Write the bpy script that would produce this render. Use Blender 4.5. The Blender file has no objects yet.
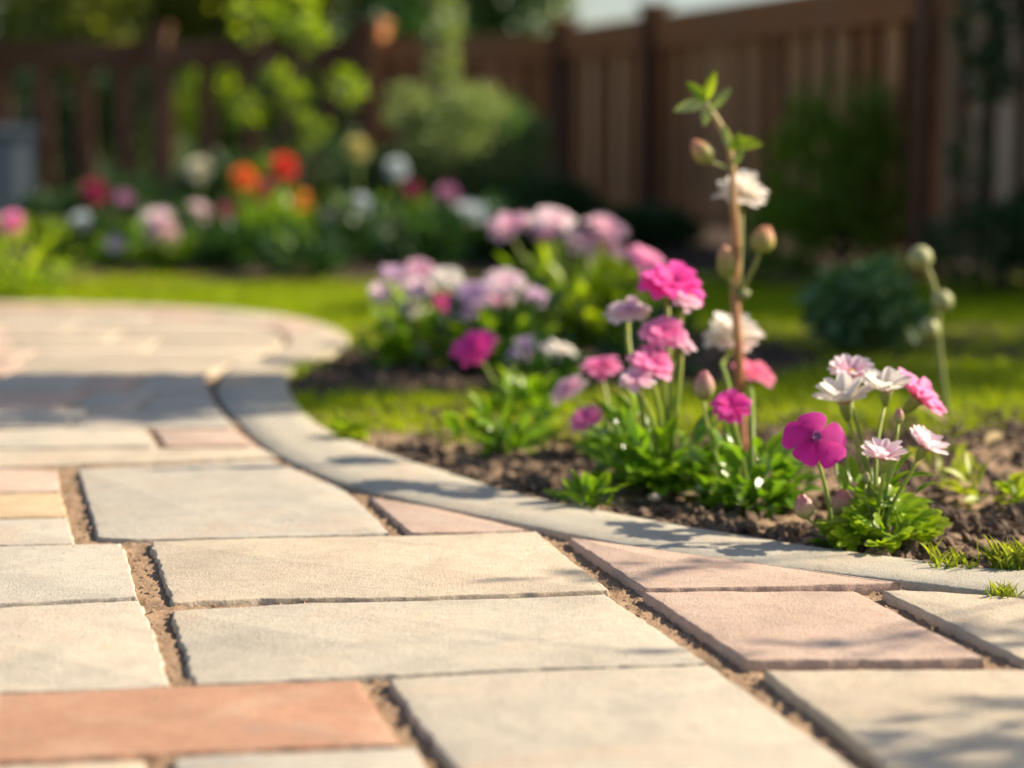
import bpy, math, random
import numpy as np
from mathutils import Vector, noise as mnoise
random.seed(7); rng = np.random.default_rng(7)
C = bpy.context.scene.collection
sc = bpy.context.scene
R = math.radians

# ------------------------------------------------------------------ camera, sky, sun, exposure
F_PX = 2000.0; CAM_H = 0.5; PITCH = math.atan(254.0 / F_PX)
cam = bpy.data.cameras.new('camera'); cam_o = bpy.data.objects.new('camera', cam); C.objects.link(cam_o)
cam_o.location = (0, 0, CAM_H); cam_o.rotation_euler = (R(90) - PITCH, 0, 0)
cam.sensor_width = 36; cam.lens = 36 * F_PX / 1024; cam.clip_start = 0.02; cam.clip_end = 1000
cam.dof.use_dof = True; cam.dof.focus_distance = 2.22; cam.dof.aperture_fstop = 70.3 / 32.0
sc.camera = cam_o
SUN_EL = R(34); SUN_H = Vector((0.982, 0.19, 0)).normalized()           # horizontal direction TOWARDS the sun
SUN = Vector((SUN_H.x * math.cos(SUN_EL), SUN_H.y * math.cos(SUN_EL), math.sin(SUN_EL)))
w = bpy.data.worlds.new('World'); sc.world = w; w.use_nodes = True
nt = w.node_tree; sky = nt.nodes.new('ShaderNodeTexSky'); sky.sky_type = 'NISHITA'; sky.sun_disc = False
sky.sun_elevation = SUN_EL; sky.sun_rotation = math.atan2(SUN_H.x, SUN_H.y); sky.dust_density = 1.5
bg = nt.nodes['Background']; bg.inputs[1].default_value = 0.075
nt.links.new(sky.outputs[0], bg.inputs[0])
sl = bpy.data.lights.new('sun', 'SUN'); sl.energy = 4.6; sl.angle = R(0.53); sl.color = (1.0, 0.86, 0.66)
so = bpy.data.objects.new('sun', sl); C.objects.link(so); so.rotation_euler = SUN.to_track_quat('Z', 'Y').to_euler()
vs = sc.view_settings; vs.view_transform = 'Standard'; vs.look = 'None'; vs.gamma = 1; vs.use_curve_mapping = False
vs.exposure = 0.98
sc.cycles.use_denoising = True

FW = Vector((0, math.cos(PITCH), -math.sin(PITCH))); UP = Vector((0, math.sin(PITCH), math.cos(PITCH)))
def ray(px, py): return FW * F_PX + Vector((1, 0, 0)) * (px - 512) + UP * (384 - py)
def gp(px, py, z=0.0):
    d = ray(px, py); t = (z - CAM_H) / d.z; return Vector((d.x * t, d.y * t, z))
def at(px, py, Y):
    d = ray(px, py); t = Y / d.y; return Vector((d.x * t, Y, CAM_H + d.z * t))

# ------------------------------------------------------------------ mesh helpers
class MB:
    def __init__(s): s.V = []; s.F = []; s.T = []; s.Rn = []; s.n = 0
    def add(s, v, f, t=0.0, r=0.0):
        v = np.asarray(v, float).reshape(-1, 3); k = len(v)
        s.V.append(v); n = s.n
        s.F.extend([[i + n for i in q] for q in f])
        s.T.append(np.broadcast_to(np.asarray(t, float), (k,)).copy()); s.Rn.append(np.broadcast_to(np.asarray(r, float), (k,)).copy())
        s.n += k
    def stamp(s, tv, tf, tt, o, X, Y, Z, sx, sy, sz, rnd):
        o, X, Y, Z = [np.asarray(a, float).reshape(-1, 3) for a in (o, X, Y, Z)]; k = len(o); m = len(tv)
        sx, sy, sz = [np.broadcast_to(np.asarray(a, float), (k,)) for a in (sx, sy, sz)]
        v = (o[:, None, :] + tv[None, :, 0, None] * sx[:, None, None] * X[:, None, :] + tv[None, :, 1, None] * sy[:, None, None] * Y[:, None, :]
             + tv[None, :, 2, None] * sz[:, None, None] * Z[:, None, :]).reshape(-1, 3)
        tf = np.asarray(tf); f = (tf[None, :, :] + (np.arange(k) * m)[:, None, None] + s.n).reshape(-1, tf.shape[1])
        s.F.extend(f.tolist()); s.V.append(v); s.T.append(np.tile(tt, k)); s.Rn.append(np.repeat(np.broadcast_to(rnd, (k,)), m)); s.n += k * m
    def build(s, name, mat, parent=None, smooth=True):
        me = bpy.data.meshes.new(name); V = np.concatenate(s.V)
        off = np.zeros(3)
        if parent is not None:
            off = np.array(world_loc(parent))
        me.from_pydata((V - off).tolist(), [], s.F)
        for nm, arr in (('t', s.T), ('rnd', s.Rn)):
            a = me.attributes.new(nm, 'FLOAT', 'POINT'); a.data.foreach_set('value', np.concatenate(arr).astype(np.float32))
        if smooth: me.polygons.foreach_set('use_smooth', [True] * len(me.polygons))
        me.materials.append(mat); me.update()
        o = bpy.data.objects.new(name, me); C.objects.link(o)
        if parent is not None: o.parent = parent
        return o
def world_loc(o):
    p = Vector((0, 0, 0))
    while o is not None: p += o.location; o = o.parent
    return p
def tag(o, label=None, cat=None, group=None, kind=None):
    if label: o['label'] = label
    if cat: o['category'] = cat
    if group: o['group'] = group
    if kind: o['kind'] = kind
    return o
def thing(name, label, cat, loc, group=None, kind=None):
    o = bpy.data.objects.new(name, None); C.objects.link(o); o.location = loc; o.empty_display_size = .02
    return tag(o, label, cat, group, kind)

def nrm(a): a = np.asarray(a, float); return a / (np.linalg.norm(a, axis=-1, keepdims=True) + 1e-9)
def frames(n):          # u,v perpendicular to n
    n = np.asarray(n, float); a = np.array([0, 0, 1.0]) if abs(n[2]) < .9 else np.array([1.0, 0, 0])
    u = np.cross(a, n); u /= np.linalg.norm(u); return u, np.cross(n, u)

def leaf_template(prof, fold=.25, bend=.25, xs=None, ruffle=0):
    xs = xs or [0, .12, .3, .5, .7, .87, 1.0]
    v = []; t = []
    for i, x in enumerate(xs):
        w = prof[i]
        for j in (-1, 0, 1):
            z = abs(j) * w * fold * .5 - bend * x * x + (ruffle * (j * (1 if i % 2 else -1)) if i > 1 else 0)
            v.append((x - (0.0 if j == 0 else .03), j * w * .5, z)); t.append(x)
    f = []
    for i in range(len(xs) - 1):
        for j in range(2): a = i * 3 + j; f.append((a, a + 1, a + 4, a + 3))
    return np.array(v), f, np.array(t)
LEAF = leaf_template([.08, .5, .9, 1.0, .85, .5, .04])
TUFT = leaf_template([.6, .9, 1.0, .9, .7, .4, .05], fold=.3, bend=.22)
BLADE = leaf_template([.5, .9, 1.0, .9, .7, .4, .05], fold=.5, bend=.5)
NARROW = leaf_template([.35, .55, .75, .95, 1.0, .8, .3], fold=.3, bend=-.12)
OBOV = leaf_template([.2, .38, .66, .92, 1.1, 1.02, .55], fold=.12, bend=.12, ruffle=.02)
PINW = leaf_template([.16, .30, .60, .90, 1.12, 1.10, .74], fold=-.22, bend=.16, ruffle=.035)
CARD = (np.array([(0, 0, 0), (.45, -.5, .12), (1, 0, -.1), (.45, .5, .12), (.5, 0, 0)]), [(0, 1, 4), (1, 2, 4), (2, 3, 4), (3, 0, 4)], np.array([0, .5, 1, .5, .5]))
TRI = (np.array([(0, -.5, 0), (0, .5, 0), (.55, .35, .10), (.55, -.35, .10), (1, 0, .38)]), [(0, 1, 2), (0, 2, 3), (3, 2, 4)], np.array([0, 0, .55, .55, 1]))

def scatter_leaves(mb, tpl, P, D, N, L, W, rnd):   # P positions, D directions, N rough normals
    D = nrm(D); Y = nrm(np.cross(N, D)); Z = np.cross(D, Y)
    mb.stamp(tpl[0], tpl[1], tpl[2], P, D, Y, Z, L, W, L, rnd)

def tube(mb, pts, r0, r1=None, sides=7, t=0.0, cap=True):
    r1 = r0 if r1 is None else r1; P = [np.array(p, float) for p in pts]; n = len(P); v = []; tt = []
    u = None
    for i, p in enumerate(P):
        d = P[min(i + 1, n - 1)] - P[max(i - 1, 0)]; d /= np.linalg.norm(d) + 1e-9
        if u is None: u, w_ = frames(d)
        else: u = u - d * np.dot(u, d); u /= np.linalg.norm(u) + 1e-9; w_ = np.cross(d, u)
        r = r0 + (r1 - r0) * i / (n - 1)
        for k in range(sides):
            a = 2 * math.pi * k / sides; v.append(p + r * (math.cos(a) * u + math.sin(a) * w_)); tt.append(i / (n - 1))
    f = []
    for i in range(n - 1):
        for k in range(sides):
            a = i * sides + k; b = i * sides + (k + 1) % sides; f.append((a, b, b + sides, a + sides))
    if cap: f.append(list(range(sides))[::-1]); f.append([(n - 1) * sides + k for k in range(sides)])
    mb.add(v, f, tt, random.random())
def curve3(a, b, bow=0.1, n=9, up=.5):
    a = np.array(a, float); b = np.array(b, float); L = np.linalg.norm(b - a)
    side = np.array([random.uniform(-1, 1), random.uniform(-1, 1), 0]) * bow * L
    c1 = a + np.array([0, 0, L * up]) + side * .4; c2 = b - (b - a) * .25 + side
    return [((1 - s) ** 3) * a + 3 * s * (1 - s) ** 2 * c1 + 3 * s * s * (1 - s) * c2 + s ** 3 * b for s in np.linspace(0, 1, n)]
def lathe(mb, base, axis, prof, sides=12, r=0.0, wob=0):
    axis = nrm(axis); u, v_ = frames(axis); base = np.array(base, float); v = []; tt = []
    h = prof[-1][1]
    for (rad, z) in prof:
        for k in range(sides):
            a = 2 * math.pi * k / sides; rr = rad * (1 + wob * math.sin(a * 5))
            v.append(base + axis * z + rr * (math.cos(a) * u + math.sin(a) * v_)); tt.append(z / h)
    f = []
    for i in range(len(prof) - 1):
        for k in range(sides):
            a = i * sides + k; b = i * sides + (k + 1) % sides; f.append((a, b, b + sides, a + sides))
    f.append([(len(prof) - 1) * sides + k for k in range(sides)])
    mb.add(v, f, tt, r)
def box(mb, c, size, rz=0.0, tilt=0.0, r=None):
    sx, sy, sz = [s / 2 for s in size]; ca, sa = math.cos(rz), math.sin(rz); v = []
    for z in (-sz, sz):
        for x, y in ((-sx, -sy), (sx, -sy), (sx, sy), (-sx, sy)):
            xx = x + tilt * z; v.append((c[0] + xx * ca - y * sa, c[1] + xx * sa + y * ca, c[2] + z))
    v = np.array(v)
    for q in ((0, 3, 2, 1), (4, 5, 6, 7), (0, 1, 5, 4), (1, 2, 6, 5), (2, 3, 7, 6), (3, 0, 4, 7)):
        mb.add(v[list(q)], [(0, 1, 2, 3)], 0, random.random() if r is None else r)

# ------------------------------------------------------------------ materials
def newmat(name):
    m = bpy.data.materials.new(name); m.use_nodes = True; t = m.node_tree
    for n in list(t.nodes): t.nodes.remove(n)
    out = t.nodes.new('ShaderNodeOutputMaterial'); return m, t, out
def N(t, typ, **kw):
    n = t.nodes.new(typ)
    for k, v in kw.items():
        if k.startswith('i_'):
            key = k[2:]; n.inputs[int(key) if key.isdigit() else key].default_value = v
        else: setattr(n, k, v)
    return n
def L(t, a, b): t.links.new(a, b)
def ramp(t, fac, stops):
    n = t.nodes.new('ShaderNodeValToRGB'); e = n.color_ramp.elements
    while len(e) < len(stops): e.new(.5)
    for k, (p, c) in enumerate(stops): e[k].position = p; e[k].color = (*c, 1)
    if fac is not None: L(t, fac, n.inputs[0])
    return n.outputs[0]
def noise(t, scale, detail=4, rough=.55, vec=None, dist=0):
    n = N(t, 'ShaderNodeTexNoise'); n.inputs['Scale'].default_value = scale; n.inputs['Detail'].default_value = detail
    n.inputs['Roughness'].default_value = rough; n.inputs['Distortion'].default_value = dist
    L(t, vec if vec is not None else N(t, 'ShaderNodeNewGeometry').outputs['Position'], n.inputs['Vector']); return n.outputs['Fac']
def mixc(t, fac, a, b, mode='MIX'):
    n = N(t, 'ShaderNodeMix', data_type='RGBA', blend_type=mode)
    for sock, v in ((n.inputs[0], fac), (n.inputs[6], a), (n.inputs[7], b)):
        if isinstance(v, (int, float)): sock.default_value = v
        elif isinstance(v, tuple): sock.default_value = (*v, 1)
        else: L(t, v, sock)
    return n.outputs[2]
def math_(t, op, a, b=None):
    n = N(t, 'ShaderNodeMath', operation=op)
    for i, v in enumerate((a, b)):
        if v is None: continue
        if isinstance(v, (int, float)): n.inputs[i].default_value = v
        else: L(t, v, n.inputs[i])
    return n.outputs[0]
def attr(t, name): return N(t, 'ShaderNodeAttribute', attribute_name=name).outputs['Fac']
def bumpn(t, h, strength, dist, prev=None):
    n = N(t, 'ShaderNodeBump'); n.inputs['Strength'].default_value = strength; n.inputs['Distance'].default_value = dist
    L(t, h, n.inputs['Height'])
    if prev is not None: L(t, prev, n.inputs['Normal'])
    return n.outputs[0]

def leaf_mat(name, dark, light, tip=None, trans=.4, rough=.45, spec=.5):
    m, t, out = newmat(name)
    r = attr(t, 'rnd'); c = ramp(t, r, [(0, dark), (1, light)])
    if tip: c = mixc(t, math_(t, 'MULTIPLY', math_(t, 'POWER', attr(t, 't'), 2.0), .7), c, tip)
    c = mixc(t, math_(t, 'MULTIPLY', noise(t, 90, 3), .35), c, mixc(t, 1.0, c, (.6, .7, .45), 'MULTIPLY'))
    p = N(t, 'ShaderNodeBsdfPrincipled'); L(t, c, p.inputs['Base Color']); p.inputs['Roughness'].default_value = rough
    p.inputs['Specular IOR Level'].default_value = spec
    L(t, bumpn(t, noise(t, 250, 2), .25, .002), p.inputs['Normal'])
    tr = N(t, 'ShaderNodeBsdfTranslucent'); L(t, mixc(t, 1.0, c, (1.5, 1.5, .5), 'MULTIPLY'), tr.inputs[0])
    mx = N(t, 'ShaderNodeMixShader'); mx.inputs[0].default_value = trans
    L(t, p.outputs[0], mx.inputs[1]); L(t, tr.outputs[0], mx.inputs[2]); L(t, mx.outputs[0], out.inputs[0]); return m
def petal_mat(name, base, mid, tip, trans=.48, vein=.15):
    m, t, out = newmat(name)
    c = ramp(t, attr(t, 't'), [(0, base), (.4, mid), (1, tip)])
    c = mixc(t, math_(t, 'MULTIPLY', attr(t, 'rnd'), .5), c, mixc(t, 1.0, c, tuple(min(1, x * .9 + .06) for x in mid), 'MIX'))
    c = mixc(t, math_(t, 'MULTIPLY', noise(t, 220, 3, vec=None), vein * 2), c, mixc(t, 1.0, c, (.92, .80, .86), 'MULTIPLY'))
    p = N(t, 'ShaderNodeBsdfPrincipled'); L(t, c, p.inputs['Base Color']); p.inputs['Roughness'].default_value = .6
    p.inputs['Sheen Weight'].default_value = .1
    L(t, bumpn(t, noise(t, 420, 2), .2, .001), p.inputs['Normal'])
    tr = N(t, 'ShaderNodeBsdfTranslucent'); L(t, c, tr.inputs[0])
    mx = N(t, 'ShaderNodeMixShader'); mx.inputs[0].default_value = trans
    L(t, p.outputs[0], mx.inputs[1]); L(t, tr.outputs[0], mx.inputs[2]); L(t, mx.outputs[0], out.inputs[0]); return m
def ramp_mat(name, stops, rough=.6, trans=0.15):
    m, t, out = newmat(name); c = ramp(t, attr(t, 't'), stops)
    c = mixc(t, math_(t, 'MULTIPLY', noise(t, 180, 3), .4), c, mixc(t, 1.0, c, (.7, .62, .5), 'MULTIPLY'))
    p = N(t, 'ShaderNodeBsdfPrincipled'); L(t, c, p.inputs['Base Color']); p.inputs['Roughness'].default_value = rough
    p.inputs['Subsurface Weight'].default_value = 0.0
    L(t, bumpn(t, noise(t, 400, 2), .3, .001), p.inputs['Normal'])
    tr = N(t, 'ShaderNodeBsdfTranslucent'); L(t, c, tr.inputs[0])
    mx = N(t, 'ShaderNodeMixShader'); mx.inputs[0].default_value = trans
    L(t, p.outputs[0], mx.inputs[1]); L(t, tr.outputs[0], mx.inputs[2]); L(t, mx.outputs[0], out.inputs[0]); return m
def stone_mat(name, a, b, c3, seed=0.0, speck=1.0):
    m, t, out = newmat(name)
    mp = N(t, 'ShaderNodeMapping'); mp.inputs['Location'].default_value = (seed, seed * 1.7, 0); L(t, N(t, 'ShaderNodeNewGeometry').outputs['Position'], mp.inputs[0])
    v = mp.outputs[0]
    c = ramp(t, noise(t, 9, 6, .6, v, .6), [(.30, a), (.52, b), (.72, c3)])
    c = mixc(t, math_(t, 'MULTIPLY', ramp(t, noise(t, 38, 5, .7, v, 1.0), [(.45, (0, 0, 0)), (.7, (1, 1, 1))]), .40), c, tuple(x * .72 for x in a))
    c = mixc(t, math_(t, 'MULTIPLY', ramp(t, noise(t, 5, 4, .6, v, 1.5), [(.5, (0, 0, 0)), (.68, (1, 1, 1))]), .45), c, (.56, .42, .30))
    c = mixc(t, math_(t, 'MULTIPLY', ramp(t, noise(t, 13, 5, .65, v, .4), [(.56, (0, 0, 0)), (.70, (1, 1, 1))]), .28), c, (.33, .31, .27))
    # grains: pale and dark sand specks
    sp = noise(t, 330, 3, .75, v); dk = ramp(t, sp, [(.34, (1, 1, 1)), (.44, (0, 0, 0))]); lt = ramp(t, sp, [(.58, (0, 0, 0)), (.68, (1, 1, 1))])
    c = mixc(t, math_(t, 'MULTIPLY', dk, .50 * speck), c, tuple(x * .45 for x in a)); c = mixc(t, math_(t, 'MULTIPLY', lt, .35 * speck), c, (.80, .74, .64))
    pit = ramp(t, noise(t, 150, 3, .6, v), [(.28, (1, 1, 1)), (.345, (0, 0, 0))]); c = mixc(t, math_(t, 'MULTIPLY', pit, .6), c, tuple(x * .4 for x in a))
    p = N(t, 'ShaderNodeBsdfPrincipled'); L(t, c, p.inputs['Base Color']); p.inputs['Roughness'].default_value = .88; p.inputs['Specular IOR Level'].default_value = .25
    b1 = bumpn(t, noise(t, 22, 5, .6, v, .8), .30, .005); b2 = bumpn(t, noise(t, 110, 4, .7, v), .40, .0022, b1); b3 = bumpn(t, sp, .75, .0022, b2)
    L(t, b3, p.inputs['Normal']); L(t, p.outputs[0], out.inputs[0]); return m
def grainy_mat(name, a, b, c3, s1=20, s2=150, bump=.006, rough=.95):
    m, t, out = newmat(name)
    c = ramp(t, noise(t, s1, 6, .7, None, .5), [(.3, a), (.52, b), (.75, c3)])
    sp = noise(t, s2, 4, .7); c = mixc(t, math_(t, 'MULTIPLY', ramp(t, sp, [(.5, (0, 0, 0)), (.72, (1, 1, 1))]), .45), c, tuple(min(1, x * 1.7) for x in c3))
    c = mixc(t, math_(t, 'MULTIPLY', attr(t, 'rnd'), .5), c, c3)
    p = N(t, 'ShaderNodeBsdfPrincipled'); L(t, c, p.inputs['Base Color']); p.inputs['Roughness'].default_value = rough; p.inputs['Specular IOR Level'].default_value = .2
    L(t, bumpn(t, sp, .9, bump * .4, bumpn(t, noise(t, s1 * 2.5, 5, .7), .8, bump)), p.inputs['Normal']); L(t, p.outputs[0], out.inputs[0]); return m
def wood_mat(name, a, b, c3):
    m, t, out = newmat(name)
    mp = N(t, 'ShaderNodeMapping'); mp.inputs['Scale'].default_value = (1, 1, .06); L(t, N(t, 'ShaderNodeNewGeometry').outputs['Position'], mp.inputs[0])
    g = noise(t, 60, 6, .7, mp.outputs[0], .6)
    c = ramp(t, attr(t, 'rnd'), [(0, a), (.6, b), (1, c3)]); c = mixc(t, math_(t, 'MULTIPLY', g, .7), c, mixc(t, 1.0, c, (.45, .4, .38), 'MULTIPLY'))
    c = mixc(t, math_(t, 'MULTIPLY', ramp(t, noise(t, 2.2, 4), [(.45, (0, 0, 0)), (.7, (1, 1, 1))]), .35), c, (.26, .17, .11))
    p = N(t, 'ShaderNodeBsdfPrincipled'); L(t, c, p.inputs['Base Color']); p.inputs['Roughness'].default_value = .85; p.inputs['Specular IOR Level'].default_value = .12
    L(t, bumpn(t, g, .5, .004), p.inputs['Normal']); L(t, p.outputs[0], out.inputs[0]); return m

M = {}
CREAM = ((.45, .375, .275), (.57, .485, .365), (.60, .50, .37)); BEIGE = ((.44, .39, .315), (.54, .48, .385), (.57, .48, .36))
GREY = ((.42, .38, .315), (.50, .455, .38), (.54, .475, .38)); PINK = ((.46, .33, .255), (.56, .405, .32), (.60, .46, .37))
TERRA = ((.40, .215, .135), (.48, .26, .165), (.51, .30, .20)); OCHRE = ((.48, .34, .19), (.56, .41, .25), (.58, .44, .28))
for k, c in (('cream', CREAM), ('beige', BEIGE), ('grey', GREY), ('pink', PINK), ('terra', TERRA), ('ochre', OCHRE)):
    for j in range(2): M[k + str(j)] = stone_mat('stone_' + k, *c, seed=j * 3.1 + len(k))
M['kerb'] = stone_mat('kerb_stone', (.41, .375, .30), (.48, .44, .355), (.53, .475, .37), seed=9)
M['sand'] = grainy_mat('joint_sand', (.20, .125, .075), (.32, .215, .135), (.43, .305, .20), 40, 330, .004)
M['soil'] = grainy_mat('soil', (.032, .021, .015), (.066, .044, .031), (.12, .085, .06), 25, 160, .01)
M['clod'] = grainy_mat('soil_clods', (.050, .034, .024), (.11, .076, .053), (.24, .175, .125), 40, 260, .003)
M['ground'] = grainy_mat('ground', (.03, .05, .012), (.05, .085, .018), (.07, .10, .03), 3, 40, .01)
M['lawn'] = leaf_mat('grass', (.15, .24, .004), (.36, .44, .008), tip=(.50, .56, .012), trans=.5, rough=.6, spec=.2)
M['weed'] = leaf_mat('weed', (.20, .30, .02), (.42, .48, .05), tip=(.60, .58, .12), trans=.4)
M['leaf_glossy'] = leaf_mat('leaf_glossy', (.05, .15, .012), (.18, .34, .025), tip=(.26, .40, .04), trans=.38, rough=.22, spec=.8)
M['leaf_fresh'] = leaf_mat('leaf_fresh', (.14, .29, .010), (.38, .52, .02), tip=(.48, .58, .04), trans=.45, rough=.35)
M['leaf_bright'] = leaf_mat('leaf_bright', (.06, .17, .010), (.22, .38, .018), tip=(.34, .46, .03), trans=.42, rough=.35)
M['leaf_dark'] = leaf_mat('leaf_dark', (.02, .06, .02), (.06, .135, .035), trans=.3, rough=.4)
M['leaf_blue'] = leaf_mat('leaf_blue', (.06, .15, .05), (.20, .32, .13), trans=.28, rough=.45)
M['leaf_sage'] = leaf_mat('leaf_sage', (.20, .28, .10), (.40, .46, .22), trans=.35, rough=.5)
M['leaf_lime'] = leaf_mat('leaf_lime', (.20, .32, .015), (.42, .52, .03), trans=.5, rough=.4)
M['leaf_olive'] = leaf_mat('leaf_olive', (.13, .16, .03), (.34, .36, .06), trans=.45, rough=.5)
M['dry'] = leaf_mat('dry_leaf', (.34, .22, .09), (.55, .42, .22), trans=.25, rough=.7)
M['stem'] = ramp_mat('stem_green', [(0, (.18, .30, .03)), (.6, (.32, .44, .06)), (1, (.42, .50, .10))], .5, .25)
M['stem_pale'] = ramp_mat('stem_pale', [(0, (.26, .30, .08)), (1, (.36, .38, .12))], .5, .15)
M['cane'] = ramp_mat('cane', [(0, (.36, .15, .06)), (.6, (.50, .24, .11)), (.85, (.48, .32, .14)), (1, (.38, .36, .15))], .55, 0)
M['bark'] = grainy_mat('bark', (.05, .035, .025), (.09, .065, .045), (.14, .11, .08), 12, 60, .01)
M['calyx'] = ramp_mat('calyx', [(0, (.20, .30, .05)), (.7, (.28, .36, .08)), (1, (.40, .42, .16))], .5, .2)
M['bud_pink'] = ramp_mat('bud_pink', [(0, (.30, .38, .10)), (.35, (.46, .42, .20)), (.7, (.62, .34, .28)), (1, (.62, .22, .26))], .5, .25)
M['bud_orange'] = ramp_mat('bud_orange', [(0, (.28, .36, .07)), (.45, (.45, .42, .12)), (.75, (.72, .42, .20)), (1, (.74, .34, .24))], .5, .25)
M['bud_green'] = ramp_mat('bud_green', [(0, (.26, .32, .10)), (.5, (.42, .46, .20)), (1, (.56, .54, .30))], .5, .25)
M['centre_dark'] = ramp_mat('centre_dark', [(0, (.16, .01, .12)), (1, (.42, .16, .38))], .7, 0)
M['centre_yellow'] = ramp_mat('centre_yellow', [(0, (.45, .22, .03)), (1, (.65, .42, .06))], .7, 0)
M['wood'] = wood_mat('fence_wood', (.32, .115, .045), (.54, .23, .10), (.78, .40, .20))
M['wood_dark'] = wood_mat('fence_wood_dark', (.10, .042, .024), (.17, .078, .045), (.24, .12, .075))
M['wood_grey'] = wood_mat('fence_wood_weathered', (.26, .15, .09), (.42, .27, .17), (.62, .43, .30))
M['box'] = grainy_mat('grey_plastic', (.10, .13, .15), (.12, .155, .175), (.14, .17, .19), 6, 30, .0008, .5)
PET = {
 'magenta': ((.45, .00, .22), (.78, .003, .36), (.86, .02, .46)), 'deep_pink': ((.65, .005, .30), (.88, .02, .42), (.92, .12, .54)),
 'pink': ((.75, .05, .30), (.90, .17, .50), (.95, .46, .70)), 'light_pink': ((.84, .32, .52), (.93, .55, .70), (.96, .78, .84)),
 'pale_pink': ((.84, .36, .50), (.93, .70, .79), (.95, .87, .86)), 'white': ((.82, .78, .58), (.94, .89, .80), (.95, .92, .86)),
 'lilac': ((.50, .22, .50), (.70, .46, .68), (.82, .66, .80)), 'coral': ((.72, .05, .20), (.90, .17, .36), (.93, .34, .50)),
 'clear_pink': ((.84, .10, .38), (.92, .26, .56), (.95, .48, .72)), 'orange': ((.80, .10, .01), (.88, .20, .02), (.92, .30, .05)),
 'red': ((.62, .02, .01), (.80, .05, .02), (.86, .10, .04)), 'amber': ((.80, .22, .02), (.88, .36, .05), (.90, .46, .10)),
 'crimson': ((.25, .004, .04), (.38, .01, .08), (.45, .03, .12)), 'mauve': ((.34, .09, .26), (.50, .16, .36), (.60, .28, .46)),
 'blue_white': ((.50, .56, .58), (.62, .70, .72), (.74, .80, .82)), 'cream_f': ((.56, .54, .36), (.70, .68, .50), (.78, .76, .60)),
 'yellow': ((.48, .42, .08), (.62, .56, .16), (.70, .64, .26)), 'peach': ((.70, .30, .14), (.78, .42, .24), (.82, .54, .36)),
}
for k, c in PET.items(): M[k] = petal_mat('petal_' + k, *c)

# ------------------------------------------------------------------ setting: path outline, ground, soil, lawn
def catmull(P, n):
    P = [np.array(p, float) for p in P]; P = [2 * P[0] - P[1]] + P + [2 * P[-1] - P[-2]]; out = []
    for i in range(1, len(P) - 2):
        for s in np.linspace(0, 1, 12, endpoint=False):
            a, b, c, d = P[i - 1], P[i], P[i + 1], P[i + 2]
            out.append(.5 * ((2 * b) + (c - a) * s + (2 * a - 5 * b + 4 * c - d) * s * s + (3 * b - a - 3 * c + d) * s ** 3))
    out.append(P[-2]); out = np.array(out); d = np.r_[0, np.cumsum(np.linalg.norm(np.diff(out, axis=0), axis=1))]
    q = np.linspace(0, d[-1], n); return np.stack([np.interp(q, d, out[:, k]) for k in range(2)], 1)
g2 = lambda x, y: tuple(gp(x, y))[:2]
inner_px = [(1024, 594), (986, 590), (903, 580), (807, 569), (716, 558), (642, 546.5), (581, 535.5), (520, 523), (420, 502), (350, 484), (300, 465), (262, 443), (236, 418), (222, 400), (215, 384), (213, 374)]
outer_px = [(1024, 569), (952, 563), (900, 557), (840, 549.5), (770, 539), (679, 524), (618, 513), (520, 493), (430, 466), (360, 443), (325, 428), (306, 413), (294, 398), (288, 384), (288, 374)]
inner = [(2.6, 1.98), (1.4, 2.06), (.85, 2.115)] + [g2(*p) for p in inner_px] + [(-.60, 4.27), (-.555, 4.46), (-.53, 4.70), (-.57, 4.95), (-.68, 5.2), (-.85, 5.42), (-1.05, 5.56), (-1.28, 5.65), (-1.52, 5.70), (-4, 5.85)]
outer = [(2.6, 2.12), (1.4, 2.19), (.85, 2.24)] + [g2(*p) for p in outer_px] + [(-.455, 4.27), (-.415, 4.46), (-.388, 4.70), (-.43, 5.0), (-.56, 5.33), (-.76, 5.57), (-1.01, 5.72), (-1.26, 5.80), (-1.51, 5.85), (-4, 6.0)]
KI = catmull(inner, 420); KO = catmull(outer, 420)
def inside(poly, x, y):
    x = np.asarray(x, float); y = np.asarray(y, float); c = np.zeros(x.shape, bool); j = len(poly) - 1
    for i in range(len(poly)):
        xi, yi = poly[i]; xj, yj = poly[j]
        if yi != yj:
            k = ((yi > y) != (yj > y)) & (x < (xj - xi) * (y - yi) / (yj - yi) + xi); c ^= k
        j = i
    return c
PATHPOLY = np.concatenate([KO[::3], [(-4, -2), (2.6, -2)]])
def fbm(x, y, s, o=4):
    return np.array([mnoise.fractal((a * s, b * s, 3.3), .7, 2.0, o) for a, b in zip(x.ravel(), y.ravel())]).reshape(x.shape)
def grid_sheet(name, x0, x1, y0, y1, step, zfun, mat, parent=None):
    xs = np.arange(x0, x1 + 1e-6, step); ys = np.arange(y0, y1 + 1e-6, step); X, Y = np.meshgrid(xs, ys); Z = zfun(X, Y)
    nx, ny = len(xs), len(ys); idx = np.arange(nx * ny).reshape(ny, nx)
    f = np.stack([idx[:-1, :-1], idx[:-1, 1:], idx[1:, 1:], idx[1:, :-1]], -1).reshape(-1, 4)
    mb = MB(); mb.V = [np.stack([X, Y, Z], -1).reshape(-1, 3)]; mb.F = f.tolist(); mb.T = [np.zeros(nx * ny)]; mb.Rn = [np.zeros(nx * ny)]; mb.n = nx * ny
    return mb.build(name, mat, parent)
mb = MB(); mb.add([(-300, -60, -.07), (300, -60, -.07), (300, 500, -.07), (-300, 500, -.07)], [(0, 1, 2, 3)])
tag(mb.build('ground', M['ground']), kind='structure')

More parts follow.
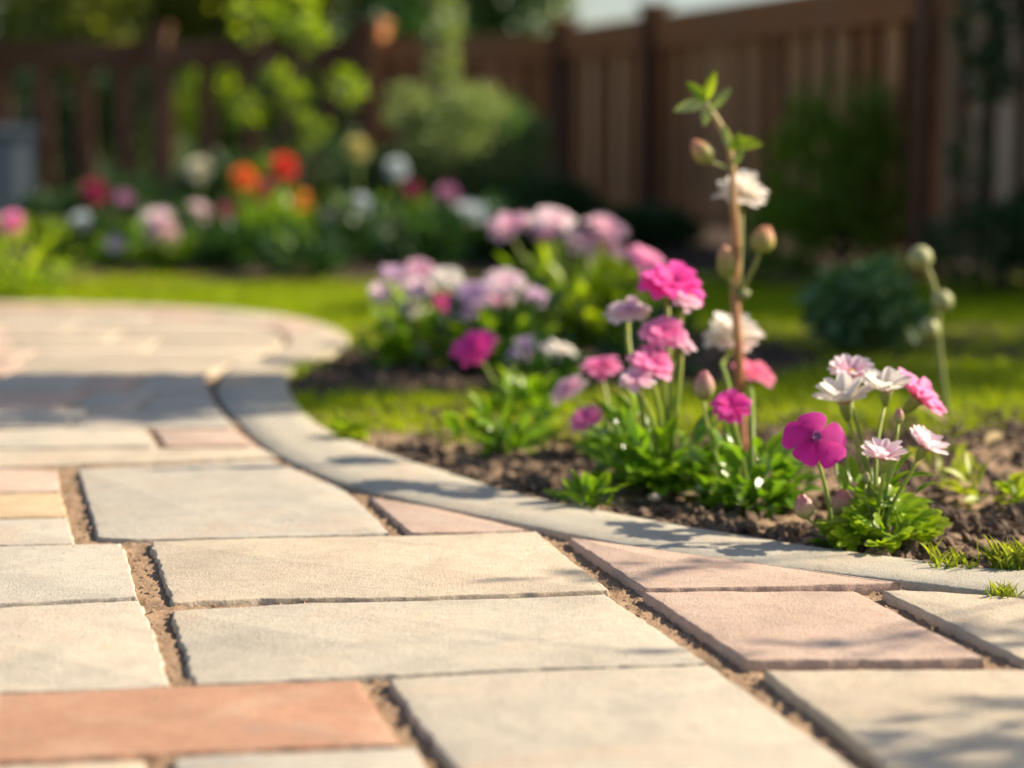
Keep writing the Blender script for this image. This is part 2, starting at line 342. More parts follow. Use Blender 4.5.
def soil_z(X, Y):
    z = -.012 + .010 * fbm(X, Y, 6) + .010 * fbm(X, Y, 26, 3) + .006 * fbm(X, Y, 70, 2)
    return np.where(inside(PATHPOLY, X, Y), -.075, z)
tag(grid_sheet('soil', -.62, 2.1, 2.0, 5.2, .010, soil_z, M['soil']), kind='structure')
tag(grid_sheet('soil', -4.2, 3.2, 6.6, 11.8, .06, lambda X, Y: -.02 + .03 * fbm(X, Y, 3), M['soil']), kind='structure')
tag(grid_sheet('lawn', -4.2, 4.0, 4.3, 7.4, .05, lambda X, Y: np.where(inside(PATHPOLY, X, Y), -.078, -.035 + .006 * fbm(X, Y, 3)), M['ground']), kind='structure')

bed2 = [(-.50, 3.78), (.10, 3.80), (.42, 3.92), (.72, 4.3), (.55, 5.1), (-.05, 5.15), (-.36, 4.75), (-.40, 4.3)]
def is_lawn(x, y):
    out = ~inside(PATHPOLY, x, y)
    edge = np.interp(x, [-.62, -.38, -.15, .1, .5, .9, 2.2], [3.55, 3.40, 3.28, 3.24, 3.30, 3.42, 3.45]) + .03 * np.sin(x * 23) + rng.normal(0, .035, np.shape(x))
    back = 7.05 + .12 * np.sin(x * 3.1)
    return out & (y > edge) & (y < back) & ~inside(bed2, x, y)
def grass(n, x0, x1, y0, y1, h, wd, mask):
    x = rng.uniform(x0, x1, n); y = rng.uniform(y0, y1, n); k = mask(x, y); x, y = x[k], y[k]; n = len(x)
    a = rng.uniform(0, 2 * math.pi, n); lean = rng.uniform(.1, .75, n)
    D = nrm(np.stack([np.cos(a) * lean, np.sin(a) * lean, np.ones(n)], 1)); Nn = np.stack([np.cos(a), np.sin(a), -lean], 1)
    z = np.where(y < 4.3, -.02, -.035); patch = np.array([mnoise.noise((p * 1.6, q * 1.6, 0)) for p, q in zip(x, y)])
    return TRI, np.stack([x, y, z], 1), D, Nn, h * rng.uniform(.6, 1.25, n), wd * rng.uniform(.7, 1.3, n), np.clip(rng.uniform(0, .75, n) + patch * .5 + .1, 0, 1)
mb = MB()
for a in (grass(62000, -.62, 1.75, 3.2, 5.2, .044, .0036, is_lawn), grass(120000, -3.2, 3.2, 4.9, 7.3, .040, .0046, is_lawn)): scatter_leaves(mb, *a)
tag(mb.build('grass', M['lawn']), 'short green lawn grass behind and between the flower beds', 'grass', kind='stuff')

# soil clods and bark bits (nobody could count them)
ICO_V = []; ph = (1 + 5 ** .5) / 2
for a, b in ((1, ph), (-1, ph), (1, -ph), (-1, -ph)): ICO_V += [(0, a, b), (a, b, 0), (b, 0, a)]
ICO_V = nrm(np.array(ICO_V))
def hull_faces(V):
    f = []; n = len(V)
    for i in range(n):
        for j in range(i + 1, n):
            for k in range(j + 1, n):
                c = np.cross(V[j] - V[i], V[k] - V[i]); d = (V - V[i]) @ c
                if (d < 1e-6).all(): f.append((i, j, k))
                elif (d > -1e-6).all(): f.append((i, k, j))
    return f
ICO_F = hull_faces(ICO_V)
def clods(n, area, smin, smax, mask, zf, mb, flat=.7):
    x0, x1, y0, y1 = area; x = rng.uniform(x0, x1, n); y = rng.uniform(y0, y1, n); k = mask(x, y); x, y = x[k], y[k]; n = len(x)
    s = smin + (smax - smin) * rng.random(n) ** 3; z = zf(x, y) + s * .25
    u = nrm(rng.normal(size=(n, 3))); v = nrm(np.cross(u, rng.normal(size=(n, 3)))); w_ = np.cross(u, v)
    for g in range(6):
        tv = ICO_V * (1 + rng.uniform(-.28, .28, (12, 1))); q = np.arange(n) % 6 == g
        mb.stamp(tv, ICO_F, np.zeros(12), np.stack([x, y, z], 1)[q], u[q], v[q], w_[q], s[q], (s * rng.uniform(.5, 1, n))[q], (s * flat * rng.uniform(.5, 1, n))[q], rng.random(q.sum()))
not_path = lambda x, y: ~inside(PATHPOLY, x, y)
mb = MB(); clods(22000, (-.5, 1.5, 2.15, 3.6), .0025, .015, not_path, soil_z, mb); clods(1500, (-.5, 1.0, 3.6, 5.1), .006, .02, lambda x, y: inside(bed2, x, y), soil_z, mb)
tag(mb.build('soil_clods', M['clod'], smooth=False), 'crumbly brown soil clods and bark bits covering the flower bed', 'soil clods', kind='stuff')

# ------------------------------------------------------------------ the path: sand bed with slabs as its parts
path = thing('path', None, None, (0, 0, 0), kind='structure')
def sand_z(X, Y):
    near = (Y < 3.4)
    z = np.interp(X, [-.5, -.2, .05, .5], [-.0055, -.0065, -.0105, -.0115]) + .0022 * fbm(X, Y, 30, 4) + .0036 * fbm(X, Y, 85, 3)
    return np.minimum(z, -.0012)
o = grid_sheet('joint_sand', -.75, 1.15, 1.3, 3.45, .006, sand_z, M['sand'], path)
mb = MB()
for (x0, x1, y0, y1) in ((-4, -.75, -1, 3.45), (1.15, 2.5, -1, 1.98), (-.75, 1.15, -1, 1.3)):
    mb.add([(x0, y0, -.016), (x1, y0, -.016), (x1, y1, -.016), (x0, y1, -.016)], [(0, 1, 2, 3)])
far = [(-4, 3.45)] + [tuple(p) for p in KI[::-1] if p[1] > 3.45]
far = [p for p in far]
vv = [(p[0], p[1], -.016) for p in far] + [(far[-1][0], 3.45, -.016)]
mb.add(vv, [list(range(len(vv)))[::-1]]); mb.build('joint_sand', M['sand'], path)
mb = MB()
def slab(pts, mat, px=True, rough=.0016, z=0.0, rough_edges=None, label=None, tilt=True, rb=.0024):
    P = [np.array(g2(*p)) for p in pts] if px else [np.array(p, float) for p in pts]
    A = sum(P[i][0] * P[(i + 1) % len(P)][1] - P[(i + 1) % len(P)][0] * P[i][1] for i in range(len(P)))
    idx = list(range(len(P)))
    if A < 0: P = P[::-1]; rough_edges = {len(P) - 2 - e if e < len(P) - 1 else len(P) - 1: v for e, v in (rough_edges or {}).items()}
    ring = []
    sd = random.uniform(0, 50)
    n = len(P); L_ = [np.linalg.norm(P[(i + 1) % n] - P[i]) for i in range(n)]
    for i in range(n):
        a, b = P[i], P[(i + 1) % n]; d = (b - a) / L_[i]; nn = np.array([d[1], -d[0]]); step = .0045 if a[1] < 3.1 else .02
        k = max(2, int(L_[i] / step)); am = (rough_edges or {}).get(i, rough)
        for s in range(k):
            u = s / k; q = a + (b - a) * u; fade = min(1, u * L_[i] / .012, (1 - u) * L_[i] / .012)
            h = mnoise.fractal((q[0] * 45 + sd, q[1] * 45, sd), .7, 2, 4) + .5 * mnoise.noise((q[0] * 9 + sd, q[1] * 9, 0))
            if am > .003: h += .2 * mnoise.noise((q[0] * 95, q[1] * 95, sd)) + .5 * mnoise.noise((q[0] * 22, q[1] * 22, sd))
            c = max(0, 1 - u * L_[i] / .010) + max(0, 1 - (1 - u) * L_[i] / .010)      # round the corners a little
            ring.append(q + nn * (am * h * (.3 + .7 * fade)) - nn * c * .0012)
    ring = np.array(ring); m = len(ring)
    nx = np.roll(ring, -3, 0) - np.roll(ring, 3, 0); nx = nrm(nx); nout = np.stack([nx[:, 1], -nx[:, 0]], 1)
    sx, sy = (random.uniform(-.003, .003), random.uniform(-.003, .003)) if tilt else (0, 0); cx, cy = ring.mean(0)
    V = []; T = []
    jz = np.array([mnoise.noise((p[0] * 30, p[1] * 30, 7 + sd)) for p in ring])
    for (ins, zz) in ((0.0005, -.03), (0.0, -.012), (.0004, -.0048), (.0016, -.0018), (rb * .8, -.0004), (rb * 1.5, 0)):
        q = ring - nout * ins; zt = z + zz + (q[:, 0] - cx) * sx + (q[:, 1] - cy) * sy + (jz * .0008 if zz > -.006 else 0)
        V.append(np.stack([q[:, 0], q[:, 1], zt], 1))
    V = np.concatenate(V); f = []
    for r_ in range(5):
        for i in range(m): j = (i + 1) % m; f.append((r_ * m + i, r_ * m + j, (r_ + 1) * m + j, (r_ + 1) * m + i))
    f.append([5 * m + i for i in range(m)])
    mb = MB(); mb.add(V, f); o = mb.build('paving_slab', M[mat], path)
    if label: o['label'] = label
    return o
RG = .0034
slab([(150, 542), (250, 538), (400, 535.5), (537, 531), (572, 560), (611, 589.5), (400, 597), (260, 598.5), (171, 603)], 'cream0', label='long cream paving slab in the middle of the path', rough_edges={8: .003})
slab([(171, 610), (300, 602.5), (430, 600), (606, 594), (650, 624), (708, 663), (620, 666), (543, 668), (388, 675), (192, 684)], 'beige0', label='long pale grey-beige paving slab below the cream one', rough_edges={9: .003})
slab([(388, 677.6), (543, 669.1), (620, 666.8), (709, 663.9), (768, 705), (827, 747), (880, 786), (960, 850), (505, 850), (455, 768), (414, 719)], 'beige1', rough_edges={8: .002, 9: .003, 10: .0035})
slab([(-160, 702), (0, 693.5), (200, 685), (359, 679), (402, 744), (280, 747), (140, 754), (0, 761), (-160, 769)], 'terra0', label='terracotta paving slab at the lower left')
slab([(-200, 776), (0, 765), (145, 760), (165, 840), (-200, 850)], 'cream1')
slab([(172, 757), (300, 751), (416, 747), (466, 840), (182, 845)], 'grey0')
slab([(-170, 616), (0, 607.5), (60, 604), (140, 600.5), (152, 625), (172, 686), (100, 689), (0, 692), (-170, 700)], 'beige1', rough_edges={3: RG, 4: RG})
slab([(-150, 548), (0, 545.5), (122, 543), (130, 570), (139, 597), (60, 601), (0, 604), (-150, 611)], 'grey1', rough_edges={2: RG, 3: RG}, label='grey-white paving slab with a crumbled right edge')
slab([(77, 469), (180, 464), (268, 459), (300, 470), (345, 489.5), (370, 511), (391, 533), (300, 536), (129, 539.5), (97, 538), (88, 505)], 'grey0', label='large pale grey paving slab beside the kerb')
slab([(-120, 470), (0, 468.5), (57, 469.5), (61, 491), (0, 492), (-120, 493)], 'pink0', label='small pink paving slab on the left, farther one')
slab([(-140, 494.5), (0, 493.5), (61, 492.5), (68, 516), (0, 517.5), (-140, 519)], 'ochre0', label='small yellow ochre paving slab on the left')
slab([(-160, 520), (0, 518.5), (68, 517), (75, 543), (0, 545), (-160, 547)], 'grey0', rough_edges={2: .002})
slab([(367, 495.5), (440, 508.5), (530, 529.8), (470, 532), (409, 532.5), (388, 514)], 'pink1', label='triangular pink paving slab against the kerb')
slab([(567, 537), (640, 549), (740, 563.5), (820, 574), (902, 582.8), (760, 586.5), (643, 588.3), (606, 563)], 'pink0', label='narrow wedge of pink paving slab against the kerb')
slab([(642, 591.3), (750, 590.5), (854, 590.3), (920, 624), (987, 658.5), (860, 660), (746, 660), (694, 626)], 'pink1', label='large pink paving slab at the lower right')
slab([(881, 590.5), (903, 589.5), (986, 594.5), (1024, 598), (1110, 603), (1230, 655), (1120, 658), (1020, 658.5), (950, 624)], 'cream0', label='cream paving slab at the right edge below the kerb')
slab([(762, 670.5), (900, 670), (1024, 669.5), (1150, 668), (1330, 780), (1150, 790), (910, 786), (830, 722)], 'cream1')
slab([(1170, 667), (1330, 664), (1560, 775), (1360, 782)], 'grey1')
slab([(1125, 604), (1300, 612), (1400, 655), (1250, 657)], 'beige0')
slab([(0, 429.5), (60, 428), (146, 428), (158, 446), (80, 447), (-120, 449), (-140, 431)], 'beige0')
slab([(153, 429), (233, 428.5), (258, 445.6), (165, 446)], 'pink0', label='small pink paving slab near the shaded band')
slab([(-130, 451), (0, 449.5), (160, 448), (261, 447.6), (280, 456.5), (150, 461.5), (0, 466.5), (-130, 468)], 'cream0')
def kx(Y):
    xs = [KI[i][0] + (KI[i + 1][0] - KI[i][0]) * (Y - KI[i][1]) / (KI[i + 1][1] - KI[i][1]) for i in range(len(KI) - 1) if (KI[i][1] - Y) * (KI[i + 1][1] - Y) <= 0 and KI[i][1] != KI[i + 1][1]]
    return max(xs) if xs else -1.5
rows = [428, 409, 391.5, 376, 362, 350, 339, 329, 320.5, 313.5, 308]
for i in range(len(rows) - 1):
    Y0 = gp(512, rows[i] - .7).y + .004; Y1 = gp(512, rows[i + 1]).y - .004
    fr = .0
    xr0 = kx(Y0) - .012; x = -2.6 + random.uniform(0, .3)
    ym = (Y0 + Y1) / 2; cuts = {0: [(70, 'grey'), (218, 'grey')], 1: [(72, 'pink'), (140, 'grey'), (216, 'grey')], 2: [(78, 'grey'), (128, 'pink'), (214, 'grey')]}.get(i)
    edges = []
    if cuts:
        e0 = -1.3
        for cpx, col in cuts:
            e1 = (cpx - 512) / F_PX * ym; edges.append((e0, e1, col)); e0 = e1 + .012
        edges[-1] = (edges[-1][0], None, edges[-1][2]); edges.insert(0, (-2.0, -1.312, 'cream'))
    else:
        while True:
            wdt = random.uniform(.26, .5); lim = kx(ym) - .02
            if x + wdt > lim - .12: edges.append((x, None, random.choice(['cream', 'pink', 'cream', 'ochre']))); break
            edges.append((x, x + wdt, random.choice(['cream', 'pink', 'beige', 'cream', 'pink']))); x += wdt + .010
    for (a, b, col) in edges:
        if b is None:
            ys = np.linspace(Y0, Y1, 5); right = [(kx(y) - .014, y) for y in ys]
            if min(r_[0] for r_ in right) - a < .05: continue
        else: right = [(b, Y0), (b + .004, Y1)]
        slab([(a, Y0)] + right + [(a, Y1)], col + str(random.randint(0, 1)), px=False, z=random.uniform(-.001, .001))
# slabs beside and behind the frame, as a step to the side would show them
for (x0, x1, y0, y1, c) in ((-1.35, -.66, 2.05, 2.4, 'beige1'), (-1.3, -.70, 2.42, 2.62, 'pink0'), (-1.3, -.74, 2.64, 2.88, 'cream1'), (-1.45, -.52, 1.62, 1.9, 'cream0'), (-1.2, -.9, 2.9, 3.3, 'grey0'), (-1.3, -.53, 1.3, 1.58, 'grey0'),
                            (.86, 1.3, 1.55, 1.8, 'cream0'), (-.5, -.05, .9, 1.28, 'cream1'), (-.03, .42, .9, 1.30, 'pink0'), (.44, .9, .95, 1.44, 'beige1'), (.92, 1.4, 1.1, 1.5, 'grey1')):
    slab([(x0, y0), (x1, y0 + .004), (x1, y1), (x0, y1 - .004)], c, px=False)

# kerb: one continuous band with its rounded edges
def kerb():
    n = len(KI); mb = MB(); V = []; d = nrm(KO - KI)
    prof = [(0, -.035), (0, -.006), (.001, -.002), (.004, -.0002)]
    cols = [(KI + d * a, z) for a, z in prof] + [(KI * .66 + KO * .34, .0002), (KI * .33 + KO * .67, .0002)] + [(KO - d * a, z) for a, z in prof[::-1]]
    jit = np.array([mnoise.fractal((p[0] * 30, p[1] * 30, 1), .7, 2, 4) for p in KI]) * .0014
    for q, z in cols:
        V.append(np.stack([q[:, 0] + d[:, 0] * jit, q[:, 1] + d[:, 1] * jit, np.full(n, z)], 1))
    m = len(cols); V = np.concatenate(V); f = []
    for c in range(m - 1):
        for i in range(n - 1): f.append((c * n + i, (c + 1) * n + i, (c + 1) * n + i + 1, c * n + i + 1))
    mb.add(V, f); return mb.build('kerb', M['kerb'])
i0 = int(np.argmax(KO[:, 1] > 4.13)); RI = catmull([KI[i0]] + inner[-10:], 150); RO = catmull([KO[i0]] + outer[-10:], 150); i1 = 0
while i1 < 148:
    i2 = min(149, i1 + random.randint(7, 12)); slab([tuple(p) for p in RI[i1:i2 + 1]] + [tuple(p) for p in RO[i1:i2 + 1][::-1]], random.choice(['cream0', 'pink1', 'cream1', 'beige0']), px=False, rough=.0012); i1 = i2
kcut = int(i0 / 420 * 1400) - 4
KI = catmull(inner, 1400)[:kcut]; KO = catmull(outer, 1400)[:kcut]
tag(kerb(), kind='structure')

# crumbs of mortar in the joints near the camera
def joint_mask(x, y): return inside(PATHPOLY, x, y)
mb = MB(); clods(26000, (-.7, .9, 1.35, 3.0), .0008, .0036, joint_mask, lambda x, y: sand_z(x, y) - .0005, mb)
tag(mb.build('joint_grit', M['sand'], smooth=False), 'brown mortar crumbs lying in the joints between paving slabs', 'mortar crumbs', kind='stuff')

# ------------------------------------------------------------------ flowers
def make_head(c, n, r, kind, col, parent, detail=1):
    c = np.array(c, float); n = nrm(n); u, v = frames(n); mb = MB()
    def ringp(cnt, rad, wid, cup, tpl, off=0.0, lift=0.0, js=.08, jc=.12):
        a = np.arange(cnt) * 2 * math.pi / cnt + off + rng.uniform(-.10, .10, cnt); e = np.cos(a)[:, None] * u + np.sin(a)[:, None] * v
        cu = cup + rng.uniform(-jc, jc, cnt); X = e * np.cos(cu)[:, None] + n * np.sin(cu)[:, None]; Z = n * np.cos(cu)[:, None] - e * np.sin(cu)[:, None]; Y = np.cross(Z, X)
        s = rad * (1 + rng.uniform(-js, js, cnt)); o = c + e * rad * .04 + n * (lift + np.arange(cnt)[:, None] % 2 * rad * .015)
        mb.stamp(tpl[0], tpl[1], tpl[2], o, X, Y, Z, s, wid * s / rad, s, rng.random(cnt))
    if kind == 'pinwheel':
        ringp(5, r, r * .90, .10, PINW, off=.35, js=.10, jc=.2)
    elif kind == 'daisy':
        ringp(11, r, r * .42, .30, NARROW); ringp(7, r * .92, r * .38, .62, NARROW, off=.2, lift=r * .04)
    elif kind == 'open':
        ringp(12, r, r * .42, .12, NARROW); ringp(10, r * .9, r * .40, .32, NARROW, off=.2, lift=r * .03)
    elif kind == 'mum':
        ringp(12, r, r * .46, .02, OBOV, js=.14, jc=.2); ringp(10, r * .86, r * .44, .22, OBOV, off=.3, lift=r * .05, js=.14, jc=.2); ringp(7, r * .55, r * .36, .40, OBOV, off=.1, lift=r * .07, js=.14, jc=.2)
    elif kind == 'dome':
        ringp(12, r, r * .46, .0, OBOV, js=.14, jc=.2); ringp(11, r * .92, r * .44, .38, OBOV, off=.3, lift=r * .08, js=.14, jc=.2); ringp(9, r * .8, r * .40, .8, OBOV, off=.1, lift=r * .12, js=.14, jc=.2); ringp(6, r * .66, r * .36, 1.2, OBOV, lift=r * .12)
    elif kind == 'pom':
        for k, cu in enumerate((-.5, -.05, .4, .85, 1.3)): ringp((8, 9, 9, 7, 4)[k], r * .95, r * .7, cu, OBOV, off=k * .37)
    h = mb.build('flower_head', M[col], parent)
    if detail:
        mb = MB(); cr = r * .20
        lathe(mb, c - n * r * (.62 if kind != 'pinwheel' else .72), n, [(r * .07, 0), (r * .13, r * .12), (r * .2, r * .35), (r * .2, r * .52), (r * .27, r * .63)], 10)
        mb.build('calyx', M['calyx'], h)
        if kind in ('pinwheel', 'daisy', 'open'):
            mb = MB(); rr = r * (.13 if kind == 'pinwheel' else .2)
            lathe(mb, c + n * r * .02, n, [(rr, 0), (rr * .95, rr * .35), (rr * .6, rr * .7), (rr * .1, rr * .85)], 12, wob=.1)
            if kind == 'pinwheel':
                a = rng.uniform(0, 6.28, 22); e = np.cos(a)[:, None] * u + np.sin(a)[:, None] * v; D = nrm(e * rng.uniform(.3, 1, 22)[:, None] + n)
                scatter_leaves(mb, NARROW, np.repeat((c + n * r * .03)[None], 22, 0), D, np.repeat(n[None], 22, 0) + e, r * .26, r * .05, 0)
            mb.build('flower_centre', M['centre_dark' if kind == 'pinwheel' else 'centre_yellow'], h)
    return h
def make_bud(c, ax, ln, wd, parent, mat='bud_pink', tepals=True):
    ax = nrm(ax); c = np.array(c, float); b = c - ax * ln / 2; mb = MB()
    lathe(mb, b, ax, [(wd * .10, 0), (wd * .33, ln * .10), (wd * .49, ln * .32), (wd * .5, ln * .5), (wd * .42, ln * .72), (wd * .28, ln * .9), (wd * .08, ln)], 14, wob=.05)
    u, v = frames(ax); k = 6; a = np.arange(k) * 2 * math.pi / k; e = np.cos(a)[:, None] * u + np.sin(a)[:, None] * v
    if tepals:     # overlapping petal tips, just proud of the body
        X = nrm(e * .16 + ax); Z = -e + ax * .16; scatter_leaves(mb, leaf_template([.5, .8, 1.0, 1.05, .9, .6, .1], .1, .40), b + e * wd * .36 + ax * ln * .18, X, -Z, ln * .86, wd * .55, rng.random(k))
    h = mb.build('bud', M[mat], parent)
    mb = MB(); X = nrm(e * .45 + ax); scatter_leaves(mb, leaf_template([.6, .9, 1.0, .9, .7, .4, .05], .1, .5), b + e * wd * .14, X, e, ln * .5, wd * .3, rng.random(k)); mb.build('sepals', M['calyx'], h)
    return h
def rosette(mb, base, Rr, H, n, ll, lw, tpl=LEAF, up=(.15, 1.2), inner=.4):
    base = np.array(base); a = rng.uniform(0, 2 * math.pi, n); el = rng.uniform(*up, n); rr = Rr * inner * np.sqrt(rng.random(n))
    e = np.stack([np.cos(a), np.sin(a), np.zeros(n)], 1); D = e * np.cos(el)[:, None] + np.array([0, 0, 1]) * np.sin(el)[:, None]
    t = rng.random(n); P = base + e * rr[:, None] + D * (t * np.maximum(.0, (np.cos(el) * Rr * (1 - inner) + np.sin(el) * H) - ll * .5))[:, None]
    D2 = nrm(D + rng.normal(0, .25, (n, 3))); Nn = nrm(np.array([0, 0, 1.0]) + rng.normal(0, .45, (n, 3)) - e * .3)
    scatter_leaves(mb, tpl, P, D2, Nn, ll * rng.uniform(.6, 1.2, n), lw * rng.uniform(.7, 1.2, n), rng.random(n)); return P
def lobed(mb, base, Rr, H, n, ll):       # divided leaves: a petiole tip with 5 to 7 toothed leaflets
    base = np.array(base)
    for i in range(n):
        a = random.uniform(0, 6.283); rr = Rr * math.sqrt(random.random()); q = rr / Rr; top = H * (1 - .75 * q * q) * random.uniform(.35, 1.05)
        p = base + np.array([math.cos(a) * rr, math.sin(a) * rr, top]); d = nrm(np.array([math.cos(a) * (.3 + q), math.sin(a) * (.3 + q), random.uniform(.2, .9)])); nn = nrm(np.array([random.gauss(0, .35), -.55 + random.gauss(0, .3), 1.0]))
        s = np.cross(nn, d); s = nrm(s); k = 5; th = np.linspace(-1.15, 1.15, k); D = d[None] * np.cos(th)[:, None] + s[None] * np.sin(th)[:, None]
        P = p[None] + d[None] * ll * .12 * np.array([0, 1.2, 2, 1.2, 0])[:, None]; r_ = random.random()
        scatter_leaves(mb, OBOV, P, D, np.repeat(nn[None], k, 0), ll * (.50 + .45 * np.cos(th)), ll * .34, r_)
        g = base + np.array([random.gauss(0, .008), random.gauss(0, .008), 0]); tube(mb, [g, (g + p) / 2 + [0, 0, .003], p], .0008, .0006, 4, .2, cap=False)
def plant(name, label, cat, base_px, heads=(), buds=(), foliage=None, group=None, Y=None, stem_r=.0022, detail=1):
    b = gp(*base_px) if Y is None else at(base_px[0], base_px[1], Y); b.z = -.008
    Yb = b.y; root = thing(name, label, cat, b, group)
    for h in heads:      # (px, py, width_px, kind, colour, tilt x (image right), tilt y (towards camera), dY, [stem base dx px])
        px, py, wpx, kind, col, tx, ty, dY = h[:8]; y = Yb + dY; c = at(px, py, y); r = wpx / 2 * y / F_PX; n = nrm(np.array([tx, -ty, 1.0]))
        hd = make_head(c, n, r, kind, col, root, detail)
        sb = np.array(b) + np.array([h[8] * Yb / F_PX if len(h) > 8 else random.gauss(0, .008), random.gauss(0, .006), 0])
        mb = MB(); tube(mb, curve3(sb, np.array(c) - n * r * .55, .07), stem_r * 1.35, stem_r * 1.1, 7); mb.build('stem', M['stem'], root)
    for q in buds:       # (px, py, len_px, wid_px, ax, az, dY, mat, stem base dx)
        px, py, lp, wp, ax, az, dY, mt, dx = q; y = Yb + dY; c = at(px, py, y); s = y / F_PX; axv = nrm(np.array([ax, -.1, az]))
        make_bud(c, axv, lp * s, wp * s, root, mt); sb = np.array(b) + np.array([dx * s, 0, 0])
        mb = MB(); tube(mb, curve3(sb, np.array(c) - axv * lp * s * .48, .10, up=.35), stem_r, stem_r * .8, 7); mb.build('stem', M['stem'], root)
    if foliage: 
        for fo in (foliage if isinstance(foliage, list) else [foliage]):
            mb = MB(); kind = fo[0]; s = Yb / F_PX; bb = np.array(b) + np.array([fo[1] * s, fo[2], 0])
            if kind == 'lobed': lobed(mb, bb, fo[3] * s, fo[4] * s, fo[5], fo[6] * s)
            else: rosette(mb, bb, fo[3] * s, fo[4] * s, fo[5], fo[6] * s, fo[7] * s, BLADE if kind == 'blade' else LEAF, up=fo[9] if len(fo) > 9 else (.15, 1.25))
            mb.build('foliage', M[fo[8] if len(fo) > 8 else 'leaf_bright'], root)
    return root

# foreground: magenta flower, daisy clump
plant('magenta_flower', 'magenta five petalled flower with two closed pink buds beside the kerb', 'flower', (834, 541),
      heads=[(816, 438, 61, 'pinwheel', 'magenta', -.05, 1.5, 0, -2)],
      buds=[(804, 507, 24, 21, -.25, 1, -.02, 'bud_pink', -4), (842, 504, 27, 22, .05, 1, .03, 'bud_pink', 3)],
      foliage=('leaf', -3, 0, 22, 12, 16, 16, 6, 'leaf_bright'))
plant('daisy_clump', 'clump of white and pale pink daisies with bright lobed leaves at the kerb', 'flower', (878, 541),
      heads=[(884, 459, 50, 'daisy', 'pale_pink', 0, .25, -.03, -4), (924, 448, 50, 'daisy', 'pale_pink', .50, .2, .0, 4), (845, 402, 68, 'daisy', 'white', -.2, .2, .10, -6),
             (851, 374, 50, 'open', 'pale_pink', .05, .45, .16, -2), (886, 391, 56, 'daisy', 'white', .0, .25, .08, 0), (917, 399, 66, 'open', 'clear_pink', .85, .25, .12, 6)],
      buds=[(899, 416, 15, 10, 0, 1, .02, 'bud_pink', 2), (900, 452, 9, 8, .1, 1, .02, 'bud_green', 4), (866, 478, 12, 8, 0, 1, .02, 'bud_green', 0)],
      foliage=[('lobed', 6, -.01, 44, 50, 56, 26, 0, 'leaf_fresh'), ('leaf', -4, .05, 34, 95, 46, 30, 13, 'leaf_bright', (.7, 1.45))], stem_r=.0022)

# middle clumps
plant('pink_flower_clump', 'clump of tall pink and white flowers over glossy oval leaves, left of the bare cane', 'flower', (664, 484),
      heads=[(672, 284, 66, 'mum', 'deep_pink', .25, .45, .06, 4), (687, 301, 30, 'mum', 'light_pink', .4, .5, .03, 6), (628, 311, 46, 'mum', 'pale_pink', 0, .35, .08, -14),
             (663, 332, 46, 'mum', 'pink', -.1, .8, .0, 4), (684, 344, 26, 'mum', 'light_pink', .4, .4, .02, 6), (652, 362, 48, 'mum', 'pink', .25, .55, -.03, -3), (637, 379, 36, 'mum', 'light_pink', -.1, .5, -.06, -6)],
      foliage=[('leaf', -4, 0, 64, 90, 150, 32, 17, 'leaf_glossy'), ('leaf', 2, .03, 44, 110, 50, 36, 15, 'leaf_bright')], stem_r=.0032)
plant('white_flower_clump', 'glossy clump with white, rose pink and magenta flowers at the foot of the bare cane', 'flower', (756, 500),
      heads=[(731, 337, 60, 'dome', 'white', 0, .35, .47, -16), (753, 372, 46, 'mum', 'coral', .35, .35, .44, -4), (731, 406, 42, 'mum', 'deep_pink', -.2, .8, -.02, -10)],
      buds=[(704, 386, 28, 22, 0, 1, .02, 'deep_bud' if False else 'bud_pink', -30)],
      foliage=[('leaf', -2, 0, 56, 74, 120, 32, 17, 'leaf_glossy'), ('leaf', -40, .02, 30, 40, 30, 28, 12, 'leaf_glossy')], stem_r=.0028)
plant('pink_flower', 'small pink flower on a short pale stem above bare soil', 'flower', (600, 452), heads=[(587, 418, 38, 'mum', 'pink', -.35, .7, 0, 0)], foliage=('leaf', 2, 0, 18, 14, 14, 22, 9, 'leaf_bright'), stem_r=.0032)
plant('pink_flower', 'pale pink flower leaning left above the lawn strip', 'flower', (596, 444), heads=[(568, 389, 40, 'mum', 'light_pink', -.65, .4, .10, 0)], foliage=('leaf', 2, 0, 18, 18, 14, 24, 10, 'leaf_bright'), stem_r=.003)
plant('pink_flower', 'flat topped pink flower on an upright stem, seen level with its petals', 'flower', (612, 456), heads=[(601, 367, 46, 'mum', 'pink', -.1, .22, .05, -3)], foliage=('leaf', 0, 0, 24, 30, 26, 28, 11, 'leaf_glossy'), stem_r=.0034)
plant('seedling', 'small bright green leafy seedling growing alone by the kerb', 'plant', (590, 503), foliage=('leaf', 0, 0, 28, 38, 30, 28, 10, 'leaf_bright', (.5, 1.4)))

# the bare cane with buds
cb = gp(742, 452); root = thing('flowering_cane', 'tall reddish brown cane with buds and a few green leaves at its tip', 'plant', cb)
YC = cb.y; CP = [np.array(at(x, y, YC)) for x, y in ((742, 452), (740, 400), (738, 350), (735, 290), (737, 250), (733, 200), (732, 165), (728, 142), (718, 121), (705, 103))]
mb = MB(); CPs = catmull([(p[0], p[2]) for p in CP], 40); tube(mb, [(p[0] + .0004 * math.sin(i * 1.3), YC + .006 * math.sin(i * .4), p[1]) for i, p in enumerate(CPs)], .0090, .0046, 9); mb.build('stem', M['cane'], root)
def cane_leaf(px, py, dx, dz, lpx, wpx, mat='leaf_lime', dy=-.3):
    mb = MB(); s = YC / F_PX; scatter_leaves(mb, LEAF, np.array([at(px, py, YC - .005)]), np.array([(dx, dy, dz)]), np.array([(random.uniform(-.3, .3), -1, .4)]), lpx * s, wpx * s, random.random()); mb.build('leaf', M[mat], root)
